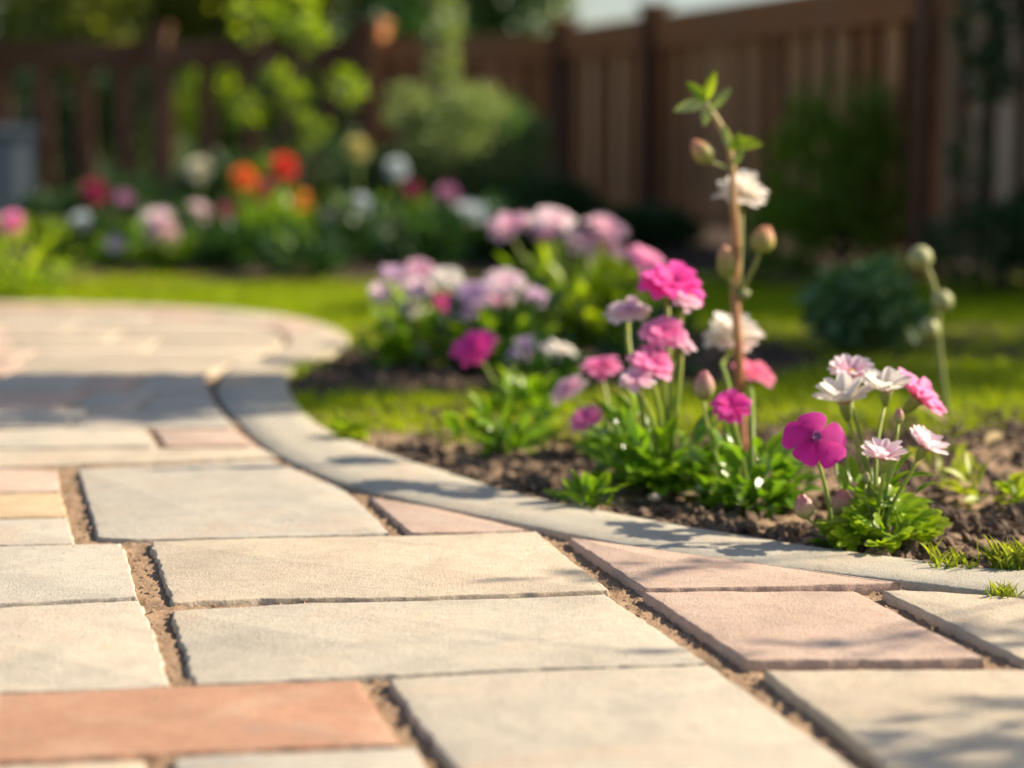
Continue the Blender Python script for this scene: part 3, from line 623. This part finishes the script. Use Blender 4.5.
for a in ((706, 102, -.7, .75, 28, 11), (706, 100, .25, 1, 30, 11), (703, 104, -1, -.15, 30, 13, 'leaf_sage'), (711, 110, .75, .9, 30, 10, 'leaf_sage'), (706, 108, -.1, -1, 18, 9, 'leaf_sage'), (730, 146, 1, .15, 32, 14), (729, 148, -.25, 1, 24, 9, 'leaf_sage'), (731, 150, .5, .9, 20, 9), (733, 165, .6, 1, 20, 8, 'leaf_sage')):
    cane_leaf(*a)
s = YC / F_PX
for (px, py, lp, wp, ax, az, mt, p0, r_) in ((702, 152, 26, 20, -.7, .8, 'bud_orange', (733, 176), .003), (763, 240, 26, 24, .25, 1, 'bud_orange', (741, 300), .0032), (726, 262, 34, 18, -.15, 1, 'bud_orange', (737, 300), .003)):
    c = at(px, py, YC - .01); axv = nrm(np.array([ax, -.05, az])); make_bud(c, axv, lp * s, wp * s, root, mt)
    mb = MB(); tube(mb, curve3(at(*p0, YC), np.array(c) - axv * lp * s * .45, .05, up=.3), r_, r_ * .9, 7); mb.build('stem', M['stem_pale'], root)
make_bud(at(744, 294, YC - .012), (1, 0, .3), 12 * s, 10 * s, root, 'bud_green')
c = at(741, 194, YC + .04); make_head(c, (.08, -.3, 1), 27 * s, 'dome', 'white', root)
mb = MB(); tube(mb, curve3(at(739, 300, YC), np.array(c) - [0, 0, 18 * s], .02, up=.3), .003, .0035, 7); mb.build('stem', M['stem_pale'], root)

# the leaning seed-head stem
cb = gp(947, 420); root = thing('budding_stem', 'thin pale stem with three round green buds beside the daisies', 'plant', cb); YS = cb.y; s = YS / F_PX
mb = MB(); pts = catmull([(p.x, p.z) for p in (at(*q, YS) for q in ((947, 420), (943, 385), (938, 340), (937, 310), (933, 285), (924, 263)))], 24); tube(mb, [(p[0], YS, p[1]) for p in pts], .0062, .0052, 8); mb.build('stem', M['stem_pale'], root)
for px, py, d in ((920, 258, 25), (942, 301, 22), (929, 329, 22)):
    mb = MB(); c = np.array(at(px, py, YS - .008)); lathe(mb, c - [0, 0, d * s * .5], (0, 0, 1), [(d * s * .12, 0), (d * s * .38, d * s * .15), (d * s * .5, d * s * .45), (d * s * .43, d * s * .75), (d * s * .22, d * s * .95), (d * s * .02, d * s)], 14, wob=.05); mb.build('bud', M['bud_green'], root)

# second bed: blurred lilac and pink clumps
def clump(label, base, Y, heads, fol, group='flower clumps in the middle bed', name='flowering_plant'):
    b = at(base, 130, Y); b.z = 0; p = gp(512, 500); root = thing(name, label, 'flower', (b.x, b.y, -.01), group)
    for (px, py, wpx, kind, col, tx, ty, *rest) in heads:
        y = Y + random.uniform(-.08, .08); c = at(px, py, y); kind = 'mum'; r = wpx * .98 / 2 * y / F_PX; n = nrm(np.array([tx + random.uniform(-.12, .12), -ty * .95, 1.0])); make_head(c, n, r, kind, col, root, 1 if Y < 4.6 else 0)
        sb = np.array([b.x + (c.x - b.x) * .35, y + (b.y - y) * .5, -.01]); mb = MB(); tube(mb, curve3(sb, np.array(c) - n * r * .5, .05), .0036, .003, 6); mb.build('stem', M['stem'], root)
    for (dx, dy, Rr, H, nn, ll, lw, mat) in fol:
        mb = MB(); s_ = Y / F_PX; rosette(mb, (b.x + dx * s_, b.y + dy, -.01), Rr * s_, H * s_, nn, ll * s_, lw * s_, up=(.1, 1.45)); mb.build('foliage', M[mat], root)
    return root
G2 = 'flower clumps in the middle bed'
clump('lilac and cream flower clump at the left end of the middle bed', 420, 4.35,
      [(395, 274, 34, 'pom', 'lilac', 0, .5), (383, 292, 32, 'pom', 'pale_pink', 0, .6), (419, 271, 38, 'pom', 'light_pink', 0, .6), (418, 288, 34, 'pom', 'pale_pink', .1, .6), (446, 277, 34, 'pom', 'white', 0, .6), (410, 308, 28, 'pom', 'cream_f', 0, .5), (389, 322, 24, 'pom', 'lilac', 0, .6), (427, 347, 26, 'pom', 'lilac', 0, .6), (447, 303, 32, 'pom', 'deep_pink', 0, 1)],
      [(0, 0, 46, 80, 150, 26, 12, 'leaf_bright'), (10, .05, 50, 50, 80, 26, 12, 'leaf_dark')])
clump('lilac and blush flower clump in the centre of the middle bed', 500, 4.25,
      [(471, 293, 42, 'pom', 'lilac', 0, .6), (483, 312, 40, 'pom', 'lilac', 0, .7), (505, 283, 46, 'pom', 'pale_pink', 0, .6), (497, 300, 36, 'pom', 'light_pink', 0, .6), (537, 297, 32, 'mum', 'lilac', .3, .4), (463, 308, 34, 'pom', 'lilac', 0, .6)],
      [(0, 0, 56, 85, 170, 28, 13, 'leaf_dark'), (0, -.04, 50, 60, 90, 26, 13, 'leaf_bright')])
clump('single magenta flower leaning left on a long stem, in front of the lilac clump', 520, 3.55, [(474, 347, 48, 'mum', 'deep_pink', -.8, .9)], [(2, 0, 40, 40, 60, 30, 13, 'leaf_bright')], group=None)
clump('low lilac and white flowers in front of the middle bed', 545, 3.85, [(529, 350, 42, 'mum', 'lilac', -.2, .5), (560, 350, 36, 'mum', 'white', .2, .3), (546, 382, 30, 'mum', 'mauve', 0, .5)], [(0, 0, 44, 52, 90, 28, 13, 'leaf_dark'), (0, 0, 40, 40, 40, 26, 12, 'leaf_glossy')])
clump('tall pale pink flower clump with lime leaves, nearest the fence corner', 580, 4.7,
      [(510, 226, 48, 'mum', 'light_pink', -.2, .45), (552, 221, 48, 'pom', 'pale_pink', .1, .6), (544, 232, 30, 'mum', 'mauve', 0, .4), (608, 228, 50, 'mum', 'light_pink', .45, .35), (582, 241, 42, 'mum', 'pale_pink', .1, .4), (603, 248, 46, 'mum', 'light_pink', .3, .4)],
      [(0, 0, 62, 100, 220, 30, 13, 'leaf_lime'), (-30, .05, 50, 90, 110, 30, 13, 'leaf_bright'), (20, -.05, 50, 60, 90, 30, 13, 'leaf_dark')])
clump('pink flower beside the deep pink one, on a leaning stem', 650, 4.1, [(646, 262, 46, 'mum', 'clear_pink', .6, .5)], [(-2, 0, 44, 70, 90, 28, 12, 'leaf_dark')])

# weeds, dry leaves, tufts in the near bed
def tuft(name, label, px, py, wpx, hpx, n, mat='weed', bw=.0022, group=None, z=-.004):
    b = gp(px, py); b.z = z; s_ = b.y / F_PX; a = rng.uniform(0, 6.283, n); ln = rng.uniform(.15, 1.0, n)
    D = np.stack([np.cos(a) * ln, np.sin(a) * ln * .8, rng.uniform(.9, 1.7, n)], 1); P = np.array(b) + np.stack([rng.normal(0, wpx * .16 * s_, n), rng.normal(0, .010, n), np.zeros(n)], 1)
    mb = MB(); scatter_leaves(mb, BLADE if bw > .004 else TUFT, P, D, np.stack([np.cos(a), np.sin(a), -ln], 1) * -1, hpx * s_ * rng.uniform(.5, 1.15, n), bw * rng.uniform(.7, 1.3, n), rng.random(n))
    return tag(mb.build(name, M[mat]), label, 'grass tuft' if 'grass' in name else 'weed', group)
tuft('grass_tuft', 'small bright grass tuft sprouting through the kerb joint', 1003, 594, 52, 17, 60, bw=.0010, z=-.002)
tuft('grass_tuft', 'wide yellow green grass tuft behind the kerb at the right edge of the photo', 1012, 566, 76, 34, 110, bw=.0013)
tuft('grass_tuft', 'thin sparse grass sprigs left of the wide tuft, behind the kerb', 955, 566, 70, 22, 34, bw=.0012)
tuft('grass_tuft', 'upright grass sprig just right of the daisy leaves', 935, 560, 20, 26, 14, bw=.0018)
tuft('weed', 'broad bright lime weed where the lawn strip meets the kerb', 350, 437, 46, 26, 60, mat='leaf_lime', bw=.008)
plant('weed', 'yellow green weed with flat leaves on the soil at right', 'weed', (985, 497), foliage=('leaf', 0, 0, 42, 46, 26, 28, 12, 'weed', (.3, 1.3)))
plant('weed', 'pale yellow leafy weed behind the daisies in the soil', 'weed', (940, 470), foliage=('leaf', 0, 0, 36, 44, 18, 30, 10, 'weed', (.3, 1.3)))
plant('weed', 'lime green sprig at the right edge above the grass tuft', 'weed', (1022, 505), foliage=('leaf', 0, 0, 24, 70, 18, 30, 9, 'leaf_lime', (.8, 1.5)))
plant('weed', 'dark leafy weed at the end of the lawn strip', 'weed', (505, 447), foliage=('leaf', 0, 0, 46, 58, 90, 28, 12, 'leaf_bright'))
for i, (px, py, a, ln, lab) in enumerate(((946, 430, 2.4, 46, 'long buff dry leaf lying slanted behind the daisies'), (945, 497, .1, 34, 'curled tan dry leaf on the soil right of the daisies'), (930, 482, 2.2, 30, 'short ochre dry leaf leaning beside the curled one'), (985, 452, 1.1, 34, 'pale dry leaf among the yellow weeds'), (745, 489, .2, 24, 'pale dry leaf under the white flower clump'), (700, 505, 2.9, 22, 'buff dry leaf on the soil below the pink clump'))):
    b = gp(px, py); b.z = .012; s_ = b.y / F_PX; mb = MB(); scatter_leaves(mb, LEAF, np.array([b]), np.array([(math.cos(a), math.sin(a) * .4, .25 + .4 * (i in (0, 2)))]), np.array([(.1, -.5, 1.0)]), ln * s_, ln * .36 * s_, .6)
    tag(mb.build('dry_leaf', M['dry']), lab, 'leaf')
# small stones in the soil
for px, py, d, lab in ((597, 512, 7, 'tiny orange pebble on the edge of the kerb'), (702, 497, 26, 'flat pale stone in the soil between the two leafy clumps'), (655, 502, 18, 'grey stone in the soil below the pink clump'), (868, 548, 12, 'white pebble among the daisy leaves')):
    b = gp(px, py); s_ = b.y / F_PX * d / 2; mb = MB(); tv = ICO_V * (1 + rng.uniform(-.15, .15, (12, 1))); mb.add(tv * [s_, s_ * .8, s_ * .55] + np.array([b.x, b.y, .004 + s_ * .2]), ICO_F, 0, random.random())
    o = mb.build('pebble', M['ochre0' if d == 7 else 'beige0'], smooth=True); sb = o.modifiers.new('sub', 'SUBSURF'); sb.levels = sb.render_levels = 2; tag(o, lab, 'stone')

# ------------------------------------------------------------------ fences
def fence(name, label, A, B, H, spacing, bw, mat, backed, posts, post_extra=.09, group=None, pmat=None, lo=.06):
    A = Vector(A); B = Vector(B); d = (B - A); Ln = d.length; d.normalize(); rz = math.atan2(d.y, d.x); nn = Vector((d.y, -d.x))     # nn towards the camera side
    if nn.y > 0: nn = -nn
    root = thing(name, label, 'fence', (A.x, A.y, 0), group); mb = MB(); k = int(Ln / spacing)
    for i in range(k + 1):
        q = A + d * min(Ln, i * spacing + random.uniform(-.004, .004)); box(mb, (q.x, q.y, lo + (H - .08 - lo) / 2), (bw, .018, H - .08 - lo), rz, random.uniform(-.004, .004), random.choice((.3, .6, .8, 1.0)) if backed else random.random())
    mb.build('picket_panel', M[mat], root, smooth=False)
    if backed:
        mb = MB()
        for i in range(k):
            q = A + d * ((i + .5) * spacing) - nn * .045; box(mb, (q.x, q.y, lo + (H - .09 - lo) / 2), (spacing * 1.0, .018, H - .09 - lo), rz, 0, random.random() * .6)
        mb.build('back_board_panel', M['wood_dark'], root, smooth=False)  # darker wood puts the shade of the gaps into the board colour
    mid = (A + B) / 2
    for z, hh, dp, off in ((H - .038, .078, .10, 0), (H - .115, .07, .03, .027), (.16, .07, .03, -.0275)):
        mb = MB(); q = mid + nn * off; box(mb, (q.x, q.y, z), (Ln + .1, dp, hh), rz, 0, .35); mb.build('rail', M[mat], root, smooth=False)
    for t_ in posts:
        q = A + d * t_; mb = MB(); q = q + nn * .03; box(mb, (q.x, q.y, (H + post_extra) / 2 - .02), (.10, .11, H + post_extra), rz, 0, .5); p = mb.build('post', M[pmat or mat], root, smooth=False)
        mb = MB(); box(mb, (q.x, q.y, H + post_extra - .005), (.13, .14, .03), rz, 0, .45); mb.build('post_cap', M[pmat or mat], p, smooth=False)
    return root
YF = 11.6; fx = lambda px: (px - 512) / F_PX * YF
fence('picket_fence', 'dark brown open picket fence along the left back of the garden', (fx(-520), YF), (fx(366), YF), 1.0, .235, .10, 'wood_dark', False, [fx(-180) - fx(-520), fx(165) - fx(-520), fx(366) - fx(-520) - .02])
fence('board_fence', 'reddish brown closed board fence in the middle back', (fx(372) + .05, YF), (.38, 11.12), 1.02, .14, .105, 'wood', True, [.0])
cor = (.30, 11.05); endp = (1.52, 7.05)
fence('board_fence', 'long brown board fence running from the back corner towards the right', cor, endp, 1.04, .21, .125, 'wood', True, [.02, 1.4, 4.12], post_extra=.05, pmat='wood_dark')
fence('board_fence', 'weathered grey brown fence bay beyond the thick post at right', (1.52, 7.0), (1.86, 5.9), 1.10, .19, .115, 'wood_grey', True, [1.02])

# grey storage box at the far left
bx0 = at(-30, 225, 11.0); root = thing('storage_box', 'blue grey garden storage box standing by the picket fence', 'storage box', (0, 0, 0))
mb = MB(); X0 = 0.0; box(mb, (X0, 0, .26), (.74, .5, .46), 0, 0, .3); mb.build('body', M['box'], root, smooth=False)
mb = MB(); box(mb, (X0, 0, .505), (.79, .55, .04), 0, 0, .6); l_ = mb.build('lid', M['box'], root, smooth=False); mb = MB(); box(mb, (X0, -.285, .50), (.14, .02, .03), 0, 0, .1); mb.build('handle', M['box'], l_, smooth=False)
for k in (-.25, 0, .25): mb = MB(); box(mb, (X0 + k, -.255, .26), (.03, .012, .42), 0, 0, .1); mb.build('rib', M['box'], root, smooth=False)
root.location = (bx0.x, 10.8, 0); root.rotation_euler = (0, 0, R(20))

# ------------------------------------------------------------------ bushes and background bed
def leaf_ball(mb, c, rad, n, ll, lw, tpl=CARD, shell=.55, lump=.25, up=.35, rlo=0, rhi=1):
    c = np.array(c, float); rad = np.broadcast_to(np.array(rad, float), (3,)); d = nrm(rng.normal(size=(n, 3)))
    q = np.array([mnoise.noise(tuple(v * 2.2 + c)) for v in d]); rr = (shell + (1 - shell) * rng.random(n) ** .6) * (1 + lump * q * 1.6)
    P = c + d * rr[:, None] * rad; P[:, 2] = np.maximum(P[:, 2], .01); D = nrm(d + rng.normal(0, .5, (n, 3)) + [0, 0, up]); Nn = nrm(d + rng.normal(0, .5, (n, 3)) + [0, 0, .5])
    scatter_leaves(mb, tpl, P, D, Nn, ll * rng.uniform(.6, 1.25, n), lw * rng.uniform(.7, 1.2, n), rlo + (rhi - rlo) * rng.random(n))
def bush(name, label, base, balls, mat, ll, lw, cat='shrub', trunk=.012, group=None, tpl=CARD):
    root = thing(name, label, cat, (base[0], base[1], 0), group); mb = MB()
    for (dx, dy, z, r_, n) in balls: tube(mb, curve3((base[0], base[1], -.03), (base[0] + dx, base[1] + dy, max(.05, z)), .05), trunk, trunk * .4, 6)
    mb.build('stem', M['bark'], root); mb = MB()
    for (dx, dy, z, r_, n) in balls: leaf_ball(mb, (base[0] + dx, base[1] + dy, z), r_, n, ll, lw, tpl)
    mb.build('foliage', M[mat], root); return root
def bp(px, Y): return ((px - 512) / F_PX * Y, Y)
bush('round_shrub', 'low round blue green shrub alone on the shaded lawn at right', bp(865, 4.62), [(-.01, 0, .10, (.095, .10, .075), 300), (-.07, 0, .10, (.055, .07, .05), 110), (.07, 0, .085, (.055, .07, .05), 110), (.02, -.02, .145, (.06, .07, .04), 90), (-.03, .02, .055, (.075, .06, .05), 110), (.04, -.02, .05, (.07, .06, .045), 110)], 'leaf_blue', .044, .026, tpl=LEAF)
bush('tall_shrub', 'upright bushy green shrub in front of the long board fence', bp(842, 7.4), [(-.10, 0, .30, (.16, .14, .28), 700), (.12, .05, .27, (.16, .14, .26), 700), (0, 0, .50, (.14, .1, .17), 150), (.12, 0, .52, (.07, .07, .14), 70), (-.14, 0, .50, (.06, .07, .12), 60), (-.2, 0, .12, (.14, .14, .13), 500), (.22, 0, .12, (.15, .14, .13), 300)], 'leaf_bright', .08, .014)
bush('low_shrub', 'dark low shrub at the foot of the weathered fence bay', bp(1000, 6.4), [(0, 0, .12, (.22, .14, .14), 900), (.2, 0, .16, (.2, .14, .18), 700)], 'leaf_dark', .05, .02)
bush('climbing_plant', 'dark climbing leaves hanging on the weathered fence bay', bp(975, 6.45), [(0, .0, .80, (.07, .05, .10), 150), (.03, 0, .66, (.06, .05, .09), 120), (.12, 0, .92, (.10, .05, .08), 160), (-.02, 0, .4, (.05, .05, .12), 80)], 'leaf_dark', .045, .026, cat='climbing plant', trunk=.006)
bush('dome_shrub', 'dark green dome shaped shrub by the fence corner', bp(480, 9.2), [(0, 0, .34, (.29, .26, .32), 2600), (.10, 0, .42, (.20, .2, .22), 900), (.06, 0, .12, (.34, .26, .18), 1200)], 'leaf_blue', .045, .018)
bush('dome_shrub_lit_top', 'sunlit top left of the dome shrub, its light put into pale sage leaves', bp(446, 8.85), [(-.17, 0, .60, (.09, .08, .10), 260), (.0, 0, .50, (.17, .12, .12), 500), (.12, 0, .60, (.13, .09, .09), 300), (-.08, 0, .42, (.10, .1, .1), 200)], 'leaf_sage', .045, .018)  # sunlit side of the dome shrub put into separate, paler leaves
bush('lime_sapling', 'slender pale green sapling above the pale top of the dome shrub', bp(442, 9.6), [(.0, 0, .85, (.06, .06, .12), 120), (.02, 0, 1.02, (.07, .06, .09), 110), (-.02, 0, 1.2, (.06, .06, .08), 90), (.03, 0, .7, (.06, .06, .08), 70)], 'leaf_sage', .06, .03, trunk=.008)
bush('sapling', 'tall sapling with bright leaf clusters in front of the picket fence', bp(300, 8.6), [(.0, 0, 1.0, (.08, .08, .10), 90), (.04, 0, .90, (.06, .06, .06), 40), (.20, 0, .68, (.06, .06, .05), 45), (-.22, 0, .58, (.07, .07, .06), 50), (-.09, 0, .70, (.05, .06, .05), 26), (.0, 0, .62, (.05, .06, .05), 30), (.05, 0, .50, (.06, .06, .05), 40), (-.20, .1, .98, (.09, .08, .07), 40)], 'leaf_lime', .065, .035, cat='tree', trunk=.011)
G3 = 'leafy bushes behind the far flower bed'
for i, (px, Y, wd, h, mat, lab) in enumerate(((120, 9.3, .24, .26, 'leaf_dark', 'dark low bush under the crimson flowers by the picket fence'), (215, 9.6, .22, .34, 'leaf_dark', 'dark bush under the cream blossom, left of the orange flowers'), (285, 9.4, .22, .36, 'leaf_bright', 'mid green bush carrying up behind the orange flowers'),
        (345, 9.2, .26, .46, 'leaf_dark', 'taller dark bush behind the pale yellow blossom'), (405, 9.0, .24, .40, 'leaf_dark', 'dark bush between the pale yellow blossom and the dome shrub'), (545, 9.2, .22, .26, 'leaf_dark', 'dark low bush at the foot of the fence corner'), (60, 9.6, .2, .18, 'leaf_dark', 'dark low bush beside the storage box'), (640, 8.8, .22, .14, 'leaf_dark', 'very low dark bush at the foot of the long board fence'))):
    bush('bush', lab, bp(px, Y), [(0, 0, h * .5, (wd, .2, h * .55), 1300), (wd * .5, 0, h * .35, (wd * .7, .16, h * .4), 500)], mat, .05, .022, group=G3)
def far_plant(label, px, Y, heads, fol=('leaf_bright', 26, 40, 110)):
    b = bp(px, Y); root = thing('flowering_plant', label, 'flower', (b[0], b[1], 0), 'plants of the far flower bed')
    for (hx, hy, wpx, col) in heads:
        y = Y + random.uniform(-.06, .06); c = at(hx, hy, y); r = wpx * .9 / 2 * y / F_PX; make_head(c, (random.uniform(-.2, .2), -1.2, 1), r, 'mum' if wpx < 25 else 'pom', col, root, 0)
        mb = MB(); tube(mb, curve3((b[0] + (c.x - b[0]) * .3, y, -.01), np.array(c) - [0, 0, r * .5], .06), .006, .005, 6); mb.build('stem', M['stem'], root)
    mat, Rr, H, n = fol; s_ = Y / F_PX; mb = MB(); rosette(mb, (b[0], b[1], -.01), Rr * s_, H * s_, n, 20 * s_, 9 * s_, up=(.2, 1.45)); mb.build('foliage', M[mat], root)
far_plant('pink flower over yellow green leaves at the left edge of the lawn', 18, 6.2, [(13, 224, 32, 'clear_pink'), (45, 222, 14, 'cream_f')], ('leaf_lime', 52, 78, 200))
far_plant('crimson flower on a tall stem by the picket fence', 94, 8.2, [(94, 192, 30, 'crimson'), (103, 212, 18, 'peach')], ('leaf_dark', 26, 50, 90))
far_plant('greyish white flower left of the pale pink cluster', 82, 7.9, [(82, 223, 26, 'blue_white'), (124, 197, 20, 'mauve')], ('leaf_dark', 28, 40, 110))
far_plant('small blush flower low in front of the far bed', 116, 7.5, [(116, 244, 22, 'pale_pink')], ('leaf_bright', 22, 26, 70))
far_plant('large pale pink cluster in the middle of the far bed', 162, 7.5, [(160, 222, 34, 'pale_pink'), (164, 236, 36, 'light_pink'), (148, 216, 20, 'cream_f')], ('leaf_bright', 36, 44, 170))
far_plant('cream blossom above the dark bush left of the orange flowers', 199, 8.4, [(199, 170, 30, 'cream_f')], ('leaf_dark', 30, 60, 120))
far_plant('mauve and crimson pair of flowers below the cream blossom', 208, 8.0, [(197, 213, 28, 'pale_pink'), (219, 220, 26, 'coral'), (226, 208, 18, 'crimson')], ('leaf_dark', 34, 50, 150))
far_plant('orange and scarlet flowers, brightest of the far bed', 268, 7.8, [(244, 179, 31, 'orange'), (284, 167, 32, 'red'), (300, 202, 29, 'amber'), (259, 196, 18, 'orange'), (267, 183, 18, 'crimson')], ('leaf_bright', 42, 72, 240))
far_plant('low lime green leafy plant with a peach flower at the lawn edge', 305, 6.95, [(305, 270, 26, 'peach')], ('leaf_dark', 40, 50, 190))
far_plant('pale yellow blossom on a tall stem right of the orange flowers', 355, 8.4, [(357, 149, 28, 'yellow')], ('leaf_bright', 28, 60, 120))
far_plant('blue white blossoms in the right half of the far bed', 362, 7.9, [(359, 207, 30, 'blue_white'), (329, 218, 24, 'cream_f'), (363, 236, 22, 'cream_f'), (389, 228, 24, 'mauve')], ('leaf_dark', 46, 60, 240))
far_plant('single blue white blossom in front of the fence post', 400, 8.3, [(397, 169, 26, 'blue_white'), (411, 188, 20, 'crimson')], ('leaf_bright', 30, 60, 130))
far_plant('mauve pink blossom beside the dome shrub', 448, 8.0, [(448, 196, 28, 'mauve')], ('leaf_dark', 34, 50, 140))
far_plant('wide white flower cluster in front of the dome shrub', 475, 7.7, [(468, 216, 34, 'blue_white'), (486, 216, 32, 'blue_white')], ('leaf_dark', 50, 60, 260))
far_plant('flowerless leafy plant between lawn and dome shrub', 425, 7.5, [], ('leaf_dark', 46, 56, 240))
far_plant('flowerless leafy plant right of the wide white cluster', 520, 7.6, [], ('leaf_dark', 46, 40, 200))
far_plant('flowerless leafy plant below the orange flowers', 235, 7.4, [], ('leaf_dark', 42, 42, 200))

# ------------------------------------------------------------------ trees
def tree(name, label, x, y, H, clumps, mat, ll, trunk=.08, tpl=CARD, group=None):
    root = thing(name, label, 'tree', (x, y, -.05), group); mb = MB(); top = np.array([x, y, H]); tube(mb, curve3((x, y, -.1), top, .04, 12), trunk, trunk * .35, 10)
    mb.build('trunk', M['bark'], root); mb = MB()
    for (cx, cy, cz, r_, n) in clumps:
        s_ = min(.85, max(.3, (cz - .3) / H)); a = np.array([x, y, H * s_ * .8]); tube(mb, curve3(a, (cx, cy, cz), .12, 8, up=.15), trunk * .3, trunk * .07, 6)
    mb.build('limbs', M['bark'], root); mb = MB()
    for (cx, cy, cz, r_, n) in clumps: leaf_ball(mb, (cx, cy, cz), r_, n, ll, ll * .5, tpl, shell=.25, lump=.4)
    mb.build('crown', M[mat], root); return root
def crown(x, y, z, Rr, n, k, seed):
    rr = random.Random(seed); out = []
    for i in range(k):
        a = rr.uniform(0, 6.283); q = rr.uniform(.2, 1) * Rr; out.append((x + math.cos(a) * q, y + math.sin(a) * q * .7, z + rr.uniform(-.75, .75) * Rr, Rr * rr.uniform(.28, .45), n))
    return out
G4 = 'trees beyond the fence'
for i, (px, Y, z, Rr, mat, lab) in enumerate(((-60, 17, 1.7, 1.5, 'leaf_olive', 'olive green tree beyond the picket fence at the far left'), (75, 15, 1.25, .95, 'leaf_olive', 'bushy yellow green tree seen above and between the pickets, left of the tall post'), (170, 17, 1.9, 1.3, 'leaf_lime', 'pale green tree rising directly behind the tall fence post'),
         (255, 15.5, 1.4, .9, 'leaf_olive', 'tree beyond the fence behind the tall sapling'), (370, 16, 2.0, 1.25, 'leaf_dark', 'very dark tree behind the middle of the fence'), (415, 14, 1.7, 1.0, 'leaf_dark', 'dark tree close behind the fence, above the pale top of the dome shrub'), (478, 19, 1.9, .85, 'leaf_olive', 'light green tree just left of the patch of sky'), (586, 60, 1.7, .75, 'leaf_olive', 'small distant tree standing in the patch of sky'))):
    x = (px - 512) / F_PX * Y; tree('tree', lab, x, Y, z + Rr * .6, crown(x, Y, z, Rr, 420, 13, i), mat, .12, group=G4)
hx = lambda px, Y: (px - 512) / F_PX * Y
for i, (px, mat, lab) in enumerate(((10, 'leaf_dark', 'dark hedge bush seen through the leftmost pickets'), (95, 'leaf_dark', 'dark hedge bush seen through the pickets left of the tall post'), (190, 'leaf_lime', 'bright sunlit bush seen through the pickets right of the tall post'), (262, 'leaf_dark', 'dark hedge bush seen through the pickets behind the sapling'), (330, 'leaf_dark', 'dark hedge bush behind the end of the picket fence'))):  # the lime bush: sun on the hedge put into its leaf colour
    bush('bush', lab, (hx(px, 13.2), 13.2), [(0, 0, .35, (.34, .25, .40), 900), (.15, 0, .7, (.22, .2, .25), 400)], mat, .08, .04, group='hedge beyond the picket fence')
# unseen trees added at right, leaf clumps placed to shade path and lawn
def sh(px, py, z):      # the point at height z whose shadow falls on ground pixel (px, py)
    g = gp(px, py); t_ = z / SUN.z; return (g.x + SUN.x * t_, g.y + SUN.y * t_, z)
cl = []
for (px, py, z, r_, n) in ((20, 395, 1.55, (.30, .16, .16), 420), (100, 393, 1.6, (.30, .16, .16), 420), (180, 392, 1.6, (.30, .16, .16), 420), (255, 392, 1.55, (.24, .15, .16), 340), (-60, 396, 1.6, (.3, .2, .16), 350), (60, 380, 1.7, (.30, .10, .12), 260), (150, 380, 1.7, (.30, .10, .12), 260), (240, 381, 1.65, (.26, .09, .12), 240), (120, 412, 1.5, (.3, .06, .05), 60), (225, 408, 1.5, (.25, .08, .06), 90), (10, 420, 1.5, (.3, .05, .05), 60)):
    c = sh(px, py, z); cl.append((*c, r_, int(n * 2.2)))
tree('shade_tree', 'unseen tree with a low bough added to shade the band across the path', 2.7, 4.5, 1.9, cl, 'leaf_dark', .06, .05)
cl = []
for (px, py, z, r_, n) in ((640, 300, 1.9, .38, 300), (720, 305, 2.0, .40, 300), (860, 300, 2.0, .40, 320), (960, 310, 2.1, .40, 300), (600, 330, 1.9, .25, 200), (690, 340, 1.9, .30, 260), (900, 350, 2.1, .28, 260), (760, 362, 2.0, .22, 200), (860, 378, 1.9, .18, 140), (660, 370, 1.8, .16, 120), (1000, 340, 2.1, .26, 220), (560, 300, 1.9, .3, 200), (480, 300, 1.9, .2, 60), (950, 385, 2.0, .16, 60), (780, 395, 1.9, .14, 50)):
    c = sh(px, py, z); cl.append((*c, r_, int(n * 3.2)))
tree('shade_tree', 'unseen tree with a crown added to shade the lawn at right', 4.4, 5.9, 2.3, cl, 'leaf_dark', .07, .07)
cl = []
for (px, py, z, r_, n) in ((1005, 712, 1.3, (.08, .03, .03), 22), (940, 742, 1.3, (.08, .03, .03), 14), (1005, 758, 1.3, (.10, .04, .04), 40), (990, 628, 1.4, (.10, .02, .04), 24), (905, 645, 1.4, (.14, .010, .03), 14), (800, 650, 1.4, (.08, .010, .03), 4), (600, 577, 1.4, (.07, .012, .02), 12), (690, 566, 1.4, (.08, .012, .02), 12), (1090, 745, 1.3, (.12, .06, .06), 70)):
    c = sh(px, py, z); cl.append((*c, r_, n))
tree('shade_tree', 'young unseen tree with twigs added to throw leaf shadows on the near slabs', 3.0, 2.9, 1.5, cl, 'leaf_olive', .045, .025)
